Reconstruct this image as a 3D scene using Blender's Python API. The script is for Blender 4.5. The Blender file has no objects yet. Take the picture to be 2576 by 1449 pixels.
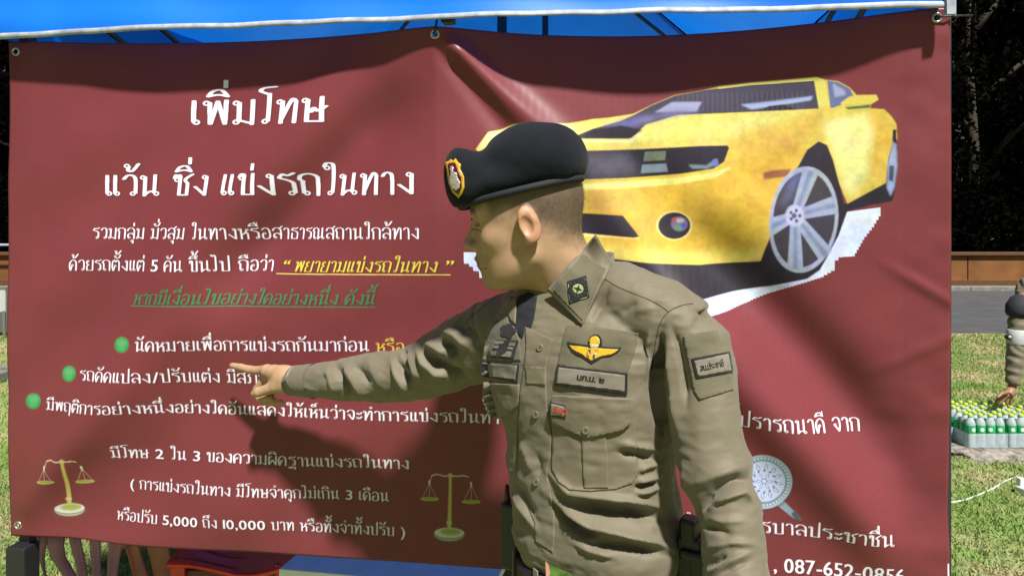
import bpy, bmesh, math, random
import numpy as np
from mathutils import Vector, Matrix
from mathutils.bvhtree import BVHTree
from mathutils.geometry import delaunay_2d_cdt

SC = bpy.context.scene
COL = SC.collection
random.seed(7)
rng = np.random.default_rng(7)
PI = math.pi
F = 1860.0                      # focal length in pixels of a 2576 wide frame
CAMZ = 1.60

# ------------------------------------------------------------ camera
cam = bpy.data.cameras.new('camera')
cam_o = bpy.data.objects.new('camera', cam)
COL.objects.link(cam_o)
cam_o.location = (0, 0, CAMZ)
cam_o.rotation_euler = (PI / 2, 0, 0)
cam.sensor_width = 36.0
cam.lens = 36.0 * F / 2576
cam.shift_y = -180.5 / 2576
cam.clip_start = 0.05
cam.clip_end = 400
SC.camera = cam_o

# ------------------------------------------------------------ light: one floodlight-like sun, a nearly black night sky
SUN_AZ, SUN_EL = math.radians(22), math.radians(55)
SUNV = Vector((math.sin(SUN_AZ) * math.cos(SUN_EL), -math.cos(SUN_AZ) * math.cos(SUN_EL), math.sin(SUN_EL)))
sun = bpy.data.lights.new('sun', 'SUN')
sun.energy = 5.0
sun.angle = math.radians(3.5)
sun.color = (1.0, 0.97, 0.92)
sun_o = bpy.data.objects.new('sun', sun)
COL.objects.link(sun_o)
sun_o.rotation_euler = (-SUNV).to_track_quat('-Z', 'Y').to_euler()
sun_o.location = (3, -6, 7)

world = bpy.data.worlds.new('World')
SC.world = world
world.use_nodes = True
wn = world.node_tree.nodes
sky = wn.new('ShaderNodeTexSky')
sky.sky_type = 'NISHITA'
sky.sun_disc = False
sky.sun_elevation = SUN_EL
sky.sun_rotation = PI - SUN_AZ
hsv = wn.new('ShaderNodeHueSaturation')
hsv.inputs['Saturation'].default_value = 0.25
world.node_tree.links.new(sky.outputs[0], hsv.inputs['Color'])
world.node_tree.links.new(hsv.outputs[0], wn['Background'].inputs['Color'])
wn['Background'].inputs['Strength'].default_value = 0.024

SC.view_settings.view_transform = 'Standard'
SC.view_settings.look = 'None'
SC.view_settings.exposure = 0.8
SC.view_settings.gamma = 1.0
SC.view_settings.use_curve_mapping = False
SC.render.engine = 'CYCLES'
SC.cycles.use_denoising = True
SC.cycles.max_bounces = 6

# ------------------------------------------------------------ helpers
def at(u, v, Y):
    return Vector(((u - 1288) / F * Y, Y, CAMZ - (v - 544) / F * Y))

def lin(c):
    return tuple(((x / 255) / 12.92 if x / 255 <= .04045 else ((x / 255 + .055) / 1.055) ** 2.4) for x in c)

def mat(name, base, rough=.8, spec=.5, var=.12, vscale=30., bump=0., bscale=200., metal=0., dark=None, trans=0., coat=0., sheen=0., bdist=.002):
    m = bpy.data.materials.new(name)
    m.use_nodes = True
    nt = m.node_tree
    p = nt.nodes['Principled BSDF']
    p.inputs['Roughness'].default_value = rough
    p.inputs['Specular IOR Level'].default_value = spec
    p.inputs['Metallic'].default_value = metal
    p.inputs['Coat Weight'].default_value = coat
    p.inputs['Sheen Weight'].default_value = sheen
    tc = nt.nodes.new('ShaderNodeTexCoord')
    n = nt.nodes.new('ShaderNodeTexNoise')
    n.inputs['Scale'].default_value = vscale
    n.inputs['Detail'].default_value = 5
    nt.links.new(tc.outputs['Object'], n.inputs['Vector'])
    r = nt.nodes.new('ShaderNodeMapRange')
    r.inputs['From Min'].default_value = .25
    r.inputs['From Max'].default_value = .75
    r.inputs['To Min'].default_value = 0
    r.inputs['To Max'].default_value = 1
    nt.links.new(n.outputs['Fac'], r.inputs['Value'])
    mix = nt.nodes.new('ShaderNodeMix')
    mix.data_type = 'RGBA'
    a = tuple(x * (1 - var) for x in base) if dark is None else dark
    b = tuple(min(1, x * (1 + var)) for x in base)
    mix.inputs[6].default_value = (*a, 1)
    mix.inputs[7].default_value = (*b, 1)
    nt.links.new(r.outputs[0], mix.inputs[0])
    nt.links.new(mix.outputs[2], p.inputs['Base Color'])
    if bump:
        n2 = nt.nodes.new('ShaderNodeTexNoise')
        n2.inputs['Scale'].default_value = bscale
        n2.inputs['Detail'].default_value = 3
        nt.links.new(tc.outputs['Object'], n2.inputs['Vector'])
        bp = nt.nodes.new('ShaderNodeBump')
        bp.inputs['Strength'].default_value = bump
        bp.inputs['Distance'].default_value = bdist
        nt.links.new(n2.outputs['Fac'], bp.inputs['Height'])
        nt.links.new(bp.outputs[0], p.inputs['Normal'])
    if trans:
        t = nt.nodes.new('ShaderNodeBsdfTranslucent')
        nt.links.new(mix.outputs[2], t.inputs['Color'])
        ms = nt.nodes.new('ShaderNodeMixShader')
        ms.inputs[0].default_value = trans
        nt.links.new(p.outputs[0], ms.inputs[1])
        nt.links.new(t.outputs[0], ms.inputs[2])
        nt.links.new(ms.outputs[0], nt.nodes['Material Output'].inputs['Surface'])
    return m

def tag(o, label=None, cat=None, group=None, kind=None):
    if label: o['label'] = label
    if cat: o['category'] = cat
    if group: o['group'] = group
    if kind: o['kind'] = kind
    return o

def empty(name, loc=(0, 0, 0), label=None, cat=None, group=None):
    o = bpy.data.objects.new(name, None)
    o.empty_display_size = .1
    COL.objects.link(o)
    o.location = loc
    return tag(o, label, cat, group)

def link(o, parent=None):
    COL.objects.link(o)
    if parent is not None:
        o.parent = parent
        pm = parent.matrix_basis
        o.matrix_parent_inverse = pm.inverted()
    return o

def mesh_np(name, V, Fc, m=None, parent=None, smooth=False, uv=None):
    """V (n,3) world coordinates; Fc list of faces or (k,3/4) array"""
    me = bpy.data.meshes.new(name)
    if isinstance(Fc, np.ndarray):
        n, k = Fc.shape
        me.vertices.add(len(V)); me.vertices.foreach_set('co', np.asarray(V, np.float32).ravel())
        me.loops.add(n * k); me.loops.foreach_set('vertex_index', Fc.astype(np.int32).ravel())
        me.polygons.add(n); me.polygons.foreach_set('loop_start', np.arange(0, n * k, k, dtype=np.int32))
        me.update(calc_edges=True)
    else:
        me.from_pydata([tuple(map(float, v)) for v in V], [], Fc)
        me.update()
    if uv is not None:
        l = me.uv_layers.new(name='UVMap')
        idx = np.zeros(len(me.loops), np.int32); me.loops.foreach_get('vertex_index', idx)
        l.data.foreach_set('uv', np.asarray(uv, np.float32)[idx].ravel())
    if smooth:
        me.polygons.foreach_set('use_smooth', np.ones(len(me.polygons), bool))
    me.validate()
    o = bpy.data.objects.new(name, me)
    if m: me.materials.append(m)
    return link(o, parent)

class MB:
    """collects shapes for one mesh object"""
    def __init__(s): s.v = []; s.f = []
    def add(s, vs, fs):
        b = len(s.v); s.v += [tuple(v) for v in vs]; s.f += [tuple(i + b for i in f) for f in fs]; return s
    def box(s, c, size, rot=None):
        R = rot or Matrix.Identity(3)
        vs = []
        for x in (-.5, .5):
            for y in (-.5, .5):
                for z in (-.5, .5):
                    vs.append(Vector(c) + R @ Vector((x * size[0], y * size[1], z * size[2])))
        return s.add(vs, [(0, 1, 3, 2), (4, 6, 7, 5), (0, 4, 5, 1), (2, 3, 7, 6), (0, 2, 6, 4), (1, 5, 7, 3)])
    def tube(s, pts, rs, n=12, cap=True):
        pts = [Vector(p) for p in pts]
        if not hasattr(rs, '__len__'): rs = [rs] * len(pts)
        b = len(s.v)
        up = None
        for i, p in enumerate(pts):
            t = (pts[min(i + 1, len(pts) - 1)] - pts[max(i - 1, 0)]).normalized()
            if up is None:
                up = t.orthogonal().normalized()
            up = (up - t * up.dot(t)).normalized()
            w = t.cross(up)
            for k in range(n):
                a = 2 * PI * k / n
                s.v.append(tuple(p + (up * math.cos(a) + w * math.sin(a)) * rs[i]))
        for i in range(len(pts) - 1):
            for k in range(n):
                s.f.append((b + i * n + k, b + i * n + (k + 1) % n, b + (i + 1) * n + (k + 1) % n, b + (i + 1) * n + k))
        if cap:
            s.f.append(tuple(b + k for k in reversed(range(n))))
            s.f.append(tuple(b + (len(pts) - 1) * n + k for k in range(n)))
        return s
    def loft(s, rings, cap=True):
        b = len(s.v); n = len(rings[0])
        for r in rings: s.v += [tuple(p) for p in r]
        for i in range(len(rings) - 1):
            for k in range(n):
                s.f.append((b + i * n + k, b + i * n + (k + 1) % n, b + (i + 1) * n + (k + 1) % n, b + (i + 1) * n + k))
        if cap:
            s.f.append(tuple(b + k for k in reversed(range(n))))
            s.f.append(tuple(b + (len(rings) - 1) * n + k for k in range(n)))
        return s
    def ell(s, c, r, R=None, n=20, m=12):
        R = R or Matrix.Identity(3)
        rings = []
        for i in range(1, m):
            ph = PI * i / m
            rings.append([Vector(c) + R @ Vector((r[0] * math.sin(ph) * math.cos(2 * PI * k / n), r[1] * math.sin(ph) * math.sin(2 * PI * k / n), -r[2] * math.cos(ph))) for k in range(n)])
        return s.loft(rings)
    def build(s, name, m=None, parent=None, smooth=False, bevel=0):
        o = mesh_np(name, s.v, s.f, m, parent, smooth)
        if bevel:
            md = o.modifiers.new('b', 'BEVEL'); md.width = bevel; md.segments = 2; md.limit_method = 'ANGLE'
        return o

def sm(x, a, b):
    t = np.clip((np.asarray(x, float) - a) / (b - a), 0, 1)
    return t * t * (3 - 2 * t)

def vnoise(P, scale, seed=0):
    """cheap smooth 3D value noise, P (n,3)"""
    r = np.random.default_rng(seed)
    T = r.random((32, 32, 32)).astype(np.float32)
    Q = np.asarray(P) * scale + 100.37
    i = np.floor(Q).astype(int); f = Q - i; f = f * f * (3 - 2 * f); i %= 32; j = (i + 1) % 32
    out = 0
    for a, xa in ((0, i[:, 0]), (1, j[:, 0])):
        for b, yb in ((0, i[:, 1]), (1, j[:, 1])):
            for c, zc in ((0, i[:, 2]), (1, j[:, 2])):
                w = (f[:, 0] if a else 1 - f[:, 0]) * (f[:, 1] if b else 1 - f[:, 1]) * (f[:, 2] if c else 1 - f[:, 2])
                out = out + w * T[xa, yb, zc]
    return out * 2 - 1

# ------------------------------------------------------------ glyph outlines from Blender's own font
_gl = {}
def glyph(c):
    if c in _gl: return _gl[c]
    cu = bpy.data.curves.new('t', 'FONT'); cu.body = c; cu.resolution_u = 5
    o = bpy.data.objects.new('t', cu); COL.objects.link(o)
    bpy.context.view_layer.update()
    me = o.to_mesh()
    v = np.array([x.co[:2] for x in me.vertices]).reshape(-1, 2)
    tris = [tuple(p.vertices) for p in me.polygons]
    cnt = {}
    for t in tris:
        for a, b in zip(t, t[1:] + t[:1]):
            k = (min(a, b), max(a, b)); cnt[k] = cnt.get(k, 0) + 1
    bd = np.array([k for k, n in cnt.items() if n == 1]).reshape(-1, 2)
    o.to_mesh_clear(); bpy.data.objects.remove(o); bpy.data.curves.remove(cu)
    _gl[c] = (v, tris, bd)
    return _gl[c]

ABOVE = 'ิีึืัํ็'
TONE = '่้๊๋์'
BELOW = 'ุู'
NARROWPRE = 'ใไโเแ'
def layout(txt):
    """list of (char, dx, dy) in font units, and the total width"""
    out = []; x = 0.; prev_right = 0.; had_above = False; prev = ''
    txt = txt.replace('ำ', '\u0e4dา')
    for i, c in enumerate(txt):
        if c == ' ':
            x += .30; had_above = False; prev = ''; continue
        v, _, _ = glyph(c)
        if c in ABOVE or c in TONE or c in BELOW:
            dy = 0.
            dx = prev_right + .085 if c != 'ั' else prev_right + .045
            if prev == 'ป' and c in ABOVE + TONE: dx -= .13
            if prev in 'ฤฐ' and c in BELOW: dy = -.1
            if c in TONE and had_above: dy = .20
            elif c in TONE and i + 1 < len(txt) and txt[i + 1] == '\u0e4d': dy = .2
            out.append((c, dx, dy))
            if c in ABOVE: had_above = True
            continue
        mn, mx = v[:, 0].min(), v[:, 0].max()
        out.append((c, x - mn, 0.))
        prev_right = x - mn + mx
        x += (mx - mn) + (.085 if c not in 'า' else .10)
        had_above = False; prev = c
    return out, x - .09

# ------------------------------------------------------------ banner frame of reference
K = .88                          # size of one banner unit in metres: the sheet is 2.35 m x 1.32 m
BL = Vector((-1.5267, 2.243, 0)) * K; BR = Vector((1.1133, 1.879, 0)) * K
BW, BH, BTOP = 2.665, 1.50, CAMZ + .529 * K
BDIR = (BR - BL) / (BW * K)
BN = Vector((BDIR.y, -BDIR.x, 0))            # towards the viewer
def b_of(u, v):
    """banner units (x right, y down) of a point of the survey photograph"""
    r = (u - 1288) / F
    t = (2.243 * r + 1.5267) / (2.64 + .364 * r)
    Y = 2.243 - .364 * t
    return t * BW, .529 + (v - 544) * Y / F, Y / F      # x, y, metres per pixel
# ------------------------------------------------------------ the print of the banner (flat print on vinyl, drawn here)
PW, PH = 2665, 1500
RED = (0.150, 0.030, 0.036)
WHT = (0.68, 0.70, 0.80)
img = np.zeros((PH, PW, 3), np.float32); img[:] = RED
SS = 2

def seg_mask(A, B, soft=0, bold=(0, 0)):
    """even-odd fill of edge set A->B (pixels, y down); returns x0,y0,mask"""
    pad = 12 + int(soft * 3) + max(bold)
    x0 = max(0, int(min(A[:, 0].min(), B[:, 0].min())) - pad); x1 = min(PW, int(max(A[:, 0].max(), B[:, 0].max())) + pad + 1)
    y0 = max(0, int(min(A[:, 1].min(), B[:, 1].min())) - pad); y1 = min(PH, int(max(A[:, 1].max(), B[:, 1].max())) + pad + 1)
    if x1 <= x0 or y1 <= y0: return None
    w, h = (x1 - x0) * SS, (y1 - y0) * SS
    acc = np.zeros((h, w + 1), np.int16)
    a = (A - (x0, y0)) * SS; b = (B - (x0, y0)) * SS
    for (ax, ay), (bx, by) in zip(a, b):
        if ay == by: continue
        if ay > by: ax, ay, bx, by = bx, by, ax, ay
        r0 = max(0, int(math.ceil(ay - .5))); r1 = min(h, int(math.ceil(by - .5)))
        if r1 <= r0: continue
        rows = np.arange(r0, r1)
        xc = ax + (rows + .5 - ay) * (bx - ax) / (by - ay)
        cc = np.clip(np.ceil(xc - .5), 0, w).astype(int)
        np.add.at(acc, (rows, cc), 1)
    m = (np.cumsum(acc, 1)[:, :w] % 2).astype(np.float32)
    for _ in range(bold[0]):
        m = np.maximum(m, np.maximum(np.roll(m, 1, 1), m))
        m = np.maximum(m, np.roll(m, -1, 1)) if _ % 2 else m
    for _ in range(bold[1]):
        m = np.maximum(m, np.roll(m, 1, 0))
    m = m.reshape(y1 - y0, SS, x1 - x0, SS).mean((1, 3))
    return x0, y0, blur(m, soft)

ODD = set()
for c_ in 'กขฃคฆงจฉชซฌญฎฏฐฑฒณดตถทธนบปผฝพฟภมยรลวศษสหฬอฮฤะาิีึืุูเแโใไ็่้๊๋ัํ์๒0123456789,()/“”-.':
    _, _, bd_ = glyph(c_)
    if len(bd_) and (np.bincount(bd_.ravel()) % 2).any(): ODD.add(c_)
def tri_mask(T, soft, bold):
    pad = 12 + int(soft * 3) + max(bold)
    x0 = max(0, int(T[..., 0].min()) - pad); x1 = min(PW, int(T[..., 0].max()) + pad + 1)
    y0 = max(0, int(T[..., 1].min()) - pad); y1 = min(PH, int(T[..., 1].max()) + pad + 1)
    if x1 <= x0 or y1 <= y0: return None
    m = np.zeros(((y1 - y0) * SS, (x1 - x0) * SS), np.float32)
    for t in (T - (x0, y0)) * SS:
        a0 = max(0, int(t[:, 0].min())); a1 = int(t[:, 0].max()) + 2; b0 = max(0, int(t[:, 1].min())); b1 = int(t[:, 1].max()) + 2
        X_, Y2 = np.meshgrid(np.arange(a0, a1) + .5, np.arange(b0, b1) + .5)
        e = [(t[(k + 1) % 3, 0] - t[k, 0]) * (Y2 - t[k, 1]) - (t[(k + 1) % 3, 1] - t[k, 1]) * (X_ - t[k, 0]) for k in range(3)]
        ins = ((e[0] >= 0) & (e[1] >= 0) & (e[2] >= 0)) | ((e[0] <= 0) & (e[1] <= 0) & (e[2] <= 0))
        s_ = m[b0:b1, a0:a1]; s_[:] = np.maximum(s_, ins[:s_.shape[0], :s_.shape[1]])
    for _ in range(bold[0]):
        m = np.maximum(m, np.roll(m, 1, 1))
        m = np.maximum(m, np.roll(m, -1, 1)) if _ % 2 else m
    for _ in range(bold[1]): m = np.maximum(m, np.roll(m, 1, 0))
    m = m.reshape(y1 - y0, SS, x1 - x0, SS).mean((1, 3))
    return x0, y0, blur(m, soft)
def blur(m, s):
    k = int(s)
    for _ in range(2 if k else 0):
        for ax in (0, 1):
            c = np.cumsum(np.pad(m, [(k + 1, k) if i == ax else (0, 0) for i in (0, 1)]), ax)
            n = m.shape[ax]
            m = (np.take(c, np.arange(2 * k + 1, 2 * k + 1 + n), ax) - np.take(c, np.arange(0, n), ax)) / (2 * k + 1)
    return m

def paint(res, col, alpha=1.):
    if res is None: return
    x0, y0, m = res
    h, w = m.shape
    s = img[y0:y0 + h, x0:x0 + w]
    m = (m * alpha)[..., None]
    s[:] = s * (1 - m) + np.array(col, np.float32) * m

def poly(pts, col, soft=0, alpha=1.):
    P = np.array([[b_of(u, v)[0] * 1000, b_of(u, v)[1] * 1000] for u, v in pts])
    paint(seg_mask(P, np.roll(P, -1, 0), soft), col, alpha)

def smooth_pts(pts, n=4):
    P = np.array(pts, float); out = []
    N = len(P)
    for i in range(N):
        a, b, c, d = P[(i - 1) % N], P[i], P[(i + 1) % N], P[(i + 2) % N]
        for k in range(n):
            t = k / n
            out.append(.5 * ((2 * b) + (-a + c) * t + (2 * a - 5 * b + 4 * c - d) * t * t + (-a + 3 * b - 3 * c + d) * t ** 3))
    return out

# ------------------------------------------------------------ looped Thai lettering drawn with a broad pen
PEN = {
'ก': (.64, [('p', (.03, .74), (.08, .92), (.30, 1.0), (.50, .90), (.54, .70), (.54, 0)), ('l', (.03, .74), (.14, .64)), ('l', (.12, .62), (.12, 0))]),
'ถ': (.66, [('p', (.03, .74), (.08, .92), (.30, 1.0), (.50, .90), (.54, .70), (.54, 0)), ('l', (.03, .74), (.13, .64)), ('l', (.11, .62), (.11, .12)), ('o', .20, .10)]),
'ภ': (.72, [('p', (.11, .74), (.16, .92), (.38, 1.0), (.58, .90), (.62, .70), (.62, 0)), ('l', (.11, .74), (.22, .64)), ('l', (.21, .62), (.21, .12)), ('o', .12, .10)]),
'ด': (.66, [('o', .27, .50), ('l', (.23, .42), (.15, .03)), ('p', (.14, 0), (.06, .35), (.09, .75), (.30, 1.0), (.51, .82), (.55, .5), (.55, 0))]),
'ต': (.68, [('o', .27, .46), ('l', (.23, .38), (.15, .03)), ('p', (.14, 0), (.06, .35), (.08, .80), (.20, .99), (.31, .82), (.42, .99), (.55, .80), (.56, .5), (.56, 0))]),
'ค': (.66, [('o', .29, .54), ('p', (.12, 0), (.13, .32), (.22, .48)), ('p', (.12, 0), (.07, .4), (.10, .78), (.30, 1.0), (.51, .84), (.55, .55), (.55, 0))]),
'ม': (.68, [('o', .11, .88), ('l', (.19, .90), (.19, .12)), ('o', .12, .10), ('l', (.20, .17), (.54, .03)), ('l', (.55, 0), (.55, 1))]),
'น': (.72, [('o', .11, .88), ('l', (.19, .90), (.19, 0)), ('p', (.20, .04), (.36, .20), (.50, .17)), ('l', (.52, 1), (.52, .14)), ('o', .60, .10)]),
'บ': (.68, [('o', .11, .88), ('l', (.19, .90), (.19, .03)), ('l', (.19, .03), (.56, .03)), ('l', (.56, .03), (.56, 1))]),
'ป': (.68, [('o', .11, .88), ('l', (.19, .90), (.19, .03)), ('l', (.19, .03), (.56, .03)), ('l', (.56, .03), (.56, 1.42))]),
'ษ': (.70, [('o', .11, .88), ('l', (.19, .90), (.19, .03)), ('l', (.19, .03), (.56, .03)), ('l', (.56, .03), (.56, 1)), ('p', (.30, .40), (.36, .56), (.46, .44), (.66, .62))]),
'ผ': (.66, [('o', .16, .88), ('l', (.08, .88), (.08, .03)), ('l', (.08, .03), (.32, .55)), ('l', (.32, .55), (.56, .03)), ('l', (.56, .03), (.56, 1))]),
'พ': (.74, [('o', .10, .88), ('l', (.18, .90), (.20, .03)), ('l', (.20, .03), (.39, .96)), ('l', (.39, .96), (.58, .03)), ('l', (.58, .03), (.61, 1))]),
'ท': (.68, [('o', .10, .88), ('l', (.18, .90), (.18, 0)), ('l', (.18, .12), (.38, .82)), ('p', (.36, .74), (.45, .98), (.55, .88), (.56, .6), (.56, 0))]),
'ห': (.66, [('o', .10, .88), ('l', (.18, .90), (.18, 0)), ('l', (.18, .36), (.42, .58)), ('o', .52, .84), ('l', (.40, .56), (.48, .78)), ('p', (.36, .50), (.50, .56), (.54, .40)), ('l', (.54, .42), (.54, 0))]),
'ข': (.62, [('o', .13, .80), ('p', (.05, .84), (.10, .98), (.20, .97), (.23, .86)), ('l', (.22, .92), (.22, .03)), ('l', (.22, .03), (.51, .03)), ('l', (.51, .03), (.51, 1))]),
'ช': (.66, [('o', .13, .80), ('p', (.05, .84), (.10, .98), (.20, .97), (.23, .86)), ('l', (.22, .92), (.22, .03)), ('l', (.22, .03), (.50, .03)), ('l', (.50, .03), (.50, .60)), ('p', (.50, .58), (.40, .74), (.46, .86), (.64, 1.02))]),
'ซ': (.68, [('o', .13, .76), ('p', (.04, .84), (.08, .99), (.15, .90), (.21, .99), (.25, .88)), ('l', (.24, .90), (.24, .03)), ('l', (.24, .03), (.51, .03)), ('l', (.51, .03), (.51, .60)), ('p', (.51, .58), (.41, .74), (.47, .86), (.65, 1.02))]),
'ง': (.58, [('o', .38, .88), ('l', (.46, .90), (.46, .02)), ('l', (.46, .03), (.08, .42))]),
'จ': (.62, [('p', (.08, .80), (.18, .97), (.38, .99), (.50, .80), (.51, .35), (.44, .02)), ('l', (.45, .03), (.24, .38)), ('o', .21, .48)]),
'ฐ': (.62, [('p', (.10, .80), (.22, .98), (.38, .90), (.52, 1.02)), ('p', (.12, .78), (.40, .68), (.50, .50), (.49, .12)), ('o', .40, .12), ('o', .14, -.20), ('p', (.10, -.14), (.24, -.10), (.30, -.26), (.40, -.12), (.52, -.12)), ('l', (.50, -.10), (.50, -.36))]),
'ร': (.56, [('p', (.06, .80), (.16, .96), (.30, .91), (.47, 1.02)), ('p', (.08, .78), (.30, .69), (.43, .58), (.45, .38), (.45, .12)), ('o', .36, .10)]),
'ธ': (.66, [('p', (.10, .80), (.22, .97), (.38, .92), (.54, 1.02)), ('p', (.12, .78), (.42, .68), (.55, .52), (.55, .03)), ('l', (.55, .03), (.14, .03)), ('l', (.14, .03), (.14, .52))]),
'ณ': (.92, [('p', (.03, .74), (.08, .92), (.24, 1.0), (.40, .90), (.42, .70), (.42, .0)), ('l', (.03, .74), (.13, .64)), ('l', (.11, .62), (.11, .12)), ('o', .20, .10), ('p', (.42, .04), (.56, .20), (.68, .17)), ('l', (.70, 1), (.70, .14)), ('o', .78, .10)]),
'ย': (.64, [('o', .18, .88), ('p', (.10, .88), (.10, .66), (.24, .54)), ('p', (.24, .54), (.11, .44), (.11, .03)), ('l', (.11, .03), (.53, .03)), ('l', (.53, .03), (.53, 1))]),
'ล': (.66, [('p', (.06, .74), (.14, .94), (.34, 1.0), (.52, .86), (.56, .60), (.56, 0)), ('o', .21, .12), ('p', (.12, .16), (.14, .42), (.36, .52), (.55, .34))]),
'ส': (.68, [('p', (.06, .74), (.14, .94), (.34, 1.0), (.52, .86), (.56, .60), (.56, 0)), ('o', .21, .12), ('p', (.12, .16), (.14, .42), (.36, .52), (.55, .34)), ('l', (.46, .92), (.64, 1.14))]),
'ว': (.56, [('p', (.06, .80), (.18, .97), (.36, .97), (.45, .75), (.46, .12)), ('o', .37, .10)]),
'อ': (.62, [('o', .20, .50), ('p', (.11, .48), (.11, .12), (.30, .0), (.49, .14), (.51, .55), (.44, .90), (.26, 1.0), (.08, .84))]),
'ฤ': (.66, [('p', (.03, .74), (.08, .92), (.30, 1.0), (.50, .90), (.54, .70), (.54, -.36)), ('l', (.03, .74), (.13, .64)), ('l', (.11, .62), (.11, .12)), ('o', .20, .10)]),
'ะ': (.44, [('o', .12, .66), ('p', (.14, .58), (.26, .60), (.38, .80)), ('o', .12, .22), ('p', (.14, .14), (.26, .16), (.38, .36))]),
'า': (.48, [('p', (.06, .82), (.14, .97), (.28, .96), (.36, .78), (.37, 0))]),
'เ': (.32, [('l', (.12, .97), (.11, .12)), ('o', .18, .10)]),
'แ': (.58, [('l', (.12, .97), (.11, .12)), ('o', .18, .10), ('l', (.38, .97), (.37, .12)), ('o', .44, .10)]),
'โ': (.46, [('p', (.44, 1.52), (.14, 1.48), (.05, 1.36), (.26, 1.22)), ('l', (.29, 1.24), (.29, .12)), ('o', .21, .10)]),
'ใ': (.50, [('o', .15, 1.28), ('p', (.07, 1.34), (.14, 1.50), (.30, 1.48), (.34, 1.30), (.34, .9), (.34, .12)), ('o', .26, .10)]),
'ไ': (.46, [('p', (.03, 1.52), (.10, 1.38), (.18, 1.50), (.27, 1.42), (.29, 1.2)), ('l', (.29, 1.3), (.29, .12)), ('o', .21, .10)]),
'ิ': (0, [('p', (-.54, 1.16), (-.42, 1.38), (-.20, 1.42), (-.04, 1.16)), ('p', (-.54, 1.16), (-.28, 1.23), (-.04, 1.16))]),
'ี': (0, [('p', (-.54, 1.16), (-.42, 1.38), (-.20, 1.40), (-.06, 1.16)), ('p', (-.54, 1.16), (-.28, 1.23), (-.06, 1.16)), ('t', (-.07, 1.18), (-.07, 1.50))]),
'ึ': (0, [('p', (-.54, 1.16), (-.42, 1.38), (-.20, 1.40), (-.06, 1.16)), ('p', (-.54, 1.16), (-.28, 1.23), (-.06, 1.16)), ('o', -.06, 1.42)]),
'ื': (0, [('p', (-.54, 1.16), (-.42, 1.38), (-.20, 1.40), (-.06, 1.16)), ('p', (-.54, 1.16), (-.28, 1.23), (-.06, 1.16)), ('t', (-.07, 1.18), (-.07, 1.50)), ('t', (-.21, 1.34), (-.21, 1.52))]),
'ั': (0, [('o', -.36, 1.34), ('p', (-.34, 1.22), (-.18, 1.18), (-.06, 1.28), (.02, 1.50))]),
'\u0e4d': (0, [('o', -.12, 1.32)]),
'็': (0, [('o', -.34, 1.22), ('p', (-.44, 1.26), (-.34, 1.42), (-.18, 1.36), (-.14, 1.18)), ('p', (-.24, 1.42), (-.06, 1.54))]),
'่': (0, [('l', (-.10, 1.18), (-.10, 1.46))]),
'้': (0, [('o', -.34, 1.44), ('p', (-.27, 1.40), (-.30, 1.22), (-.16, 1.20), (.04, 1.54))]),
'ุ': (0, [('o', -.18, -.18), ('l', (-.10, -.14), (-.10, -.40))]),
'ู': (0, [('o', -.32, -.18), ('p', (-.24, -.16), (-.24, -.34), (-.10, -.36)), ('l', (-.10, -.12), (-.10, -.38))]),
}
GR, GX0, GY0, GW, GHt = 96, -.8, -.6, 2.1, 2.5
_pm = {}
def pen_mask(c, rx, ry):
    k = (c, rx, ry)
    if k in _pm: return _pm[k]
    m = np.zeros((int(GHt * GR), int(GW * GR)), np.float32)
    def stamp(x, y, a, b):
        cx, cy = (x - GX0) * GR, (y - GY0) * GR; a *= GR; b *= GR
        x0, x1, y0, y1 = int(cx - a) - 1, int(cx + a) + 2, int(cy - b) - 1, int(cy + b) + 2
        X_, Y2 = np.meshgrid(np.arange(x0, x1), np.arange(y0, y1))
        s_ = m[y0:y1, x0:x1]; s_[:] = np.maximum(s_, (((X_ - cx) / a) ** 2 + ((Y2 - cy) / b) ** 2 <= 1))
    for e in PEN[c][1]:
        if e[0] == 'o':
            for a in np.linspace(0, 2 * PI, 40): stamp(e[1] + .070 * math.cos(a), e[2] + .078 * math.sin(a), rx * .46, ry * .85)
            continue
        pts = [np.array(p) for p in e[1:]]
        a_, b_ = (rx, ry) if e[0] != 't' else (rx * .55, ry)
        if e[0] in 'lt':
            for p, q_ in zip(pts, pts[1:]):
                n = int(np.linalg.norm(q_ - p) * 60) + 2
                for t in np.linspace(0, 1, n): stamp(*(p * (1 - t) + q_ * t), a_, b_)
        else:
            P_ = [pts[0]] + pts + [pts[-1]]
            for i in range(1, len(P_) - 2):
                a, b, c_, d_ = P_[i - 1], P_[i], P_[i + 1], P_[i + 2]
                n = int(np.linalg.norm(c_ - b) * 60) + 2
                for t in np.linspace(0, 1, n):
                    stamp(*(.5 * ((2 * b) + (-a + c_) * t + (2 * a - 5 * b + 4 * c_ - d_) * t * t + (-a + 3 * b - 3 * c_ + d_) * t ** 3)), a_, b_)
    _pm[k] = m
    return m
def pen_layout(txt):
    out = []; x = 0.; right = 0.; above = False; prev = ' '
    txt = txt.replace('ำ', '\u0e4dา')
    for i, c in enumerate(txt):
        if c == ' ': x += .40; above = False; prev = c; continue
        if c in PEN:
            w = PEN[c][0]
            if w == 0:
                dy = 0.; dx = right - .02
                if prev == 'ป' and c not in BELOW: dx -= .16
                if c in '่้' and (above or (i + 1 < len(txt) and txt[i + 1] == '\u0e4d')): dy = .36
                if c in BELOW and prev in 'ฐ': dy = -.2
                out.append((c, dx, dy)); above = above or c in ABOVE
            else:
                out.append((c, x, 0.)); x += w + .02; right = x - .06 - (.08 if c == 'น' else 0); above = False; prev = c
        else:
            v = glyph(c)[0]
            mn, mx = v[:, 0].min(), v[:, 0].max()
            out.append((c, x + .06, 0.)); x += (mx - mn) * 1.32 + .14; above = False; prev = c
    return out, x - .06
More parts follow.
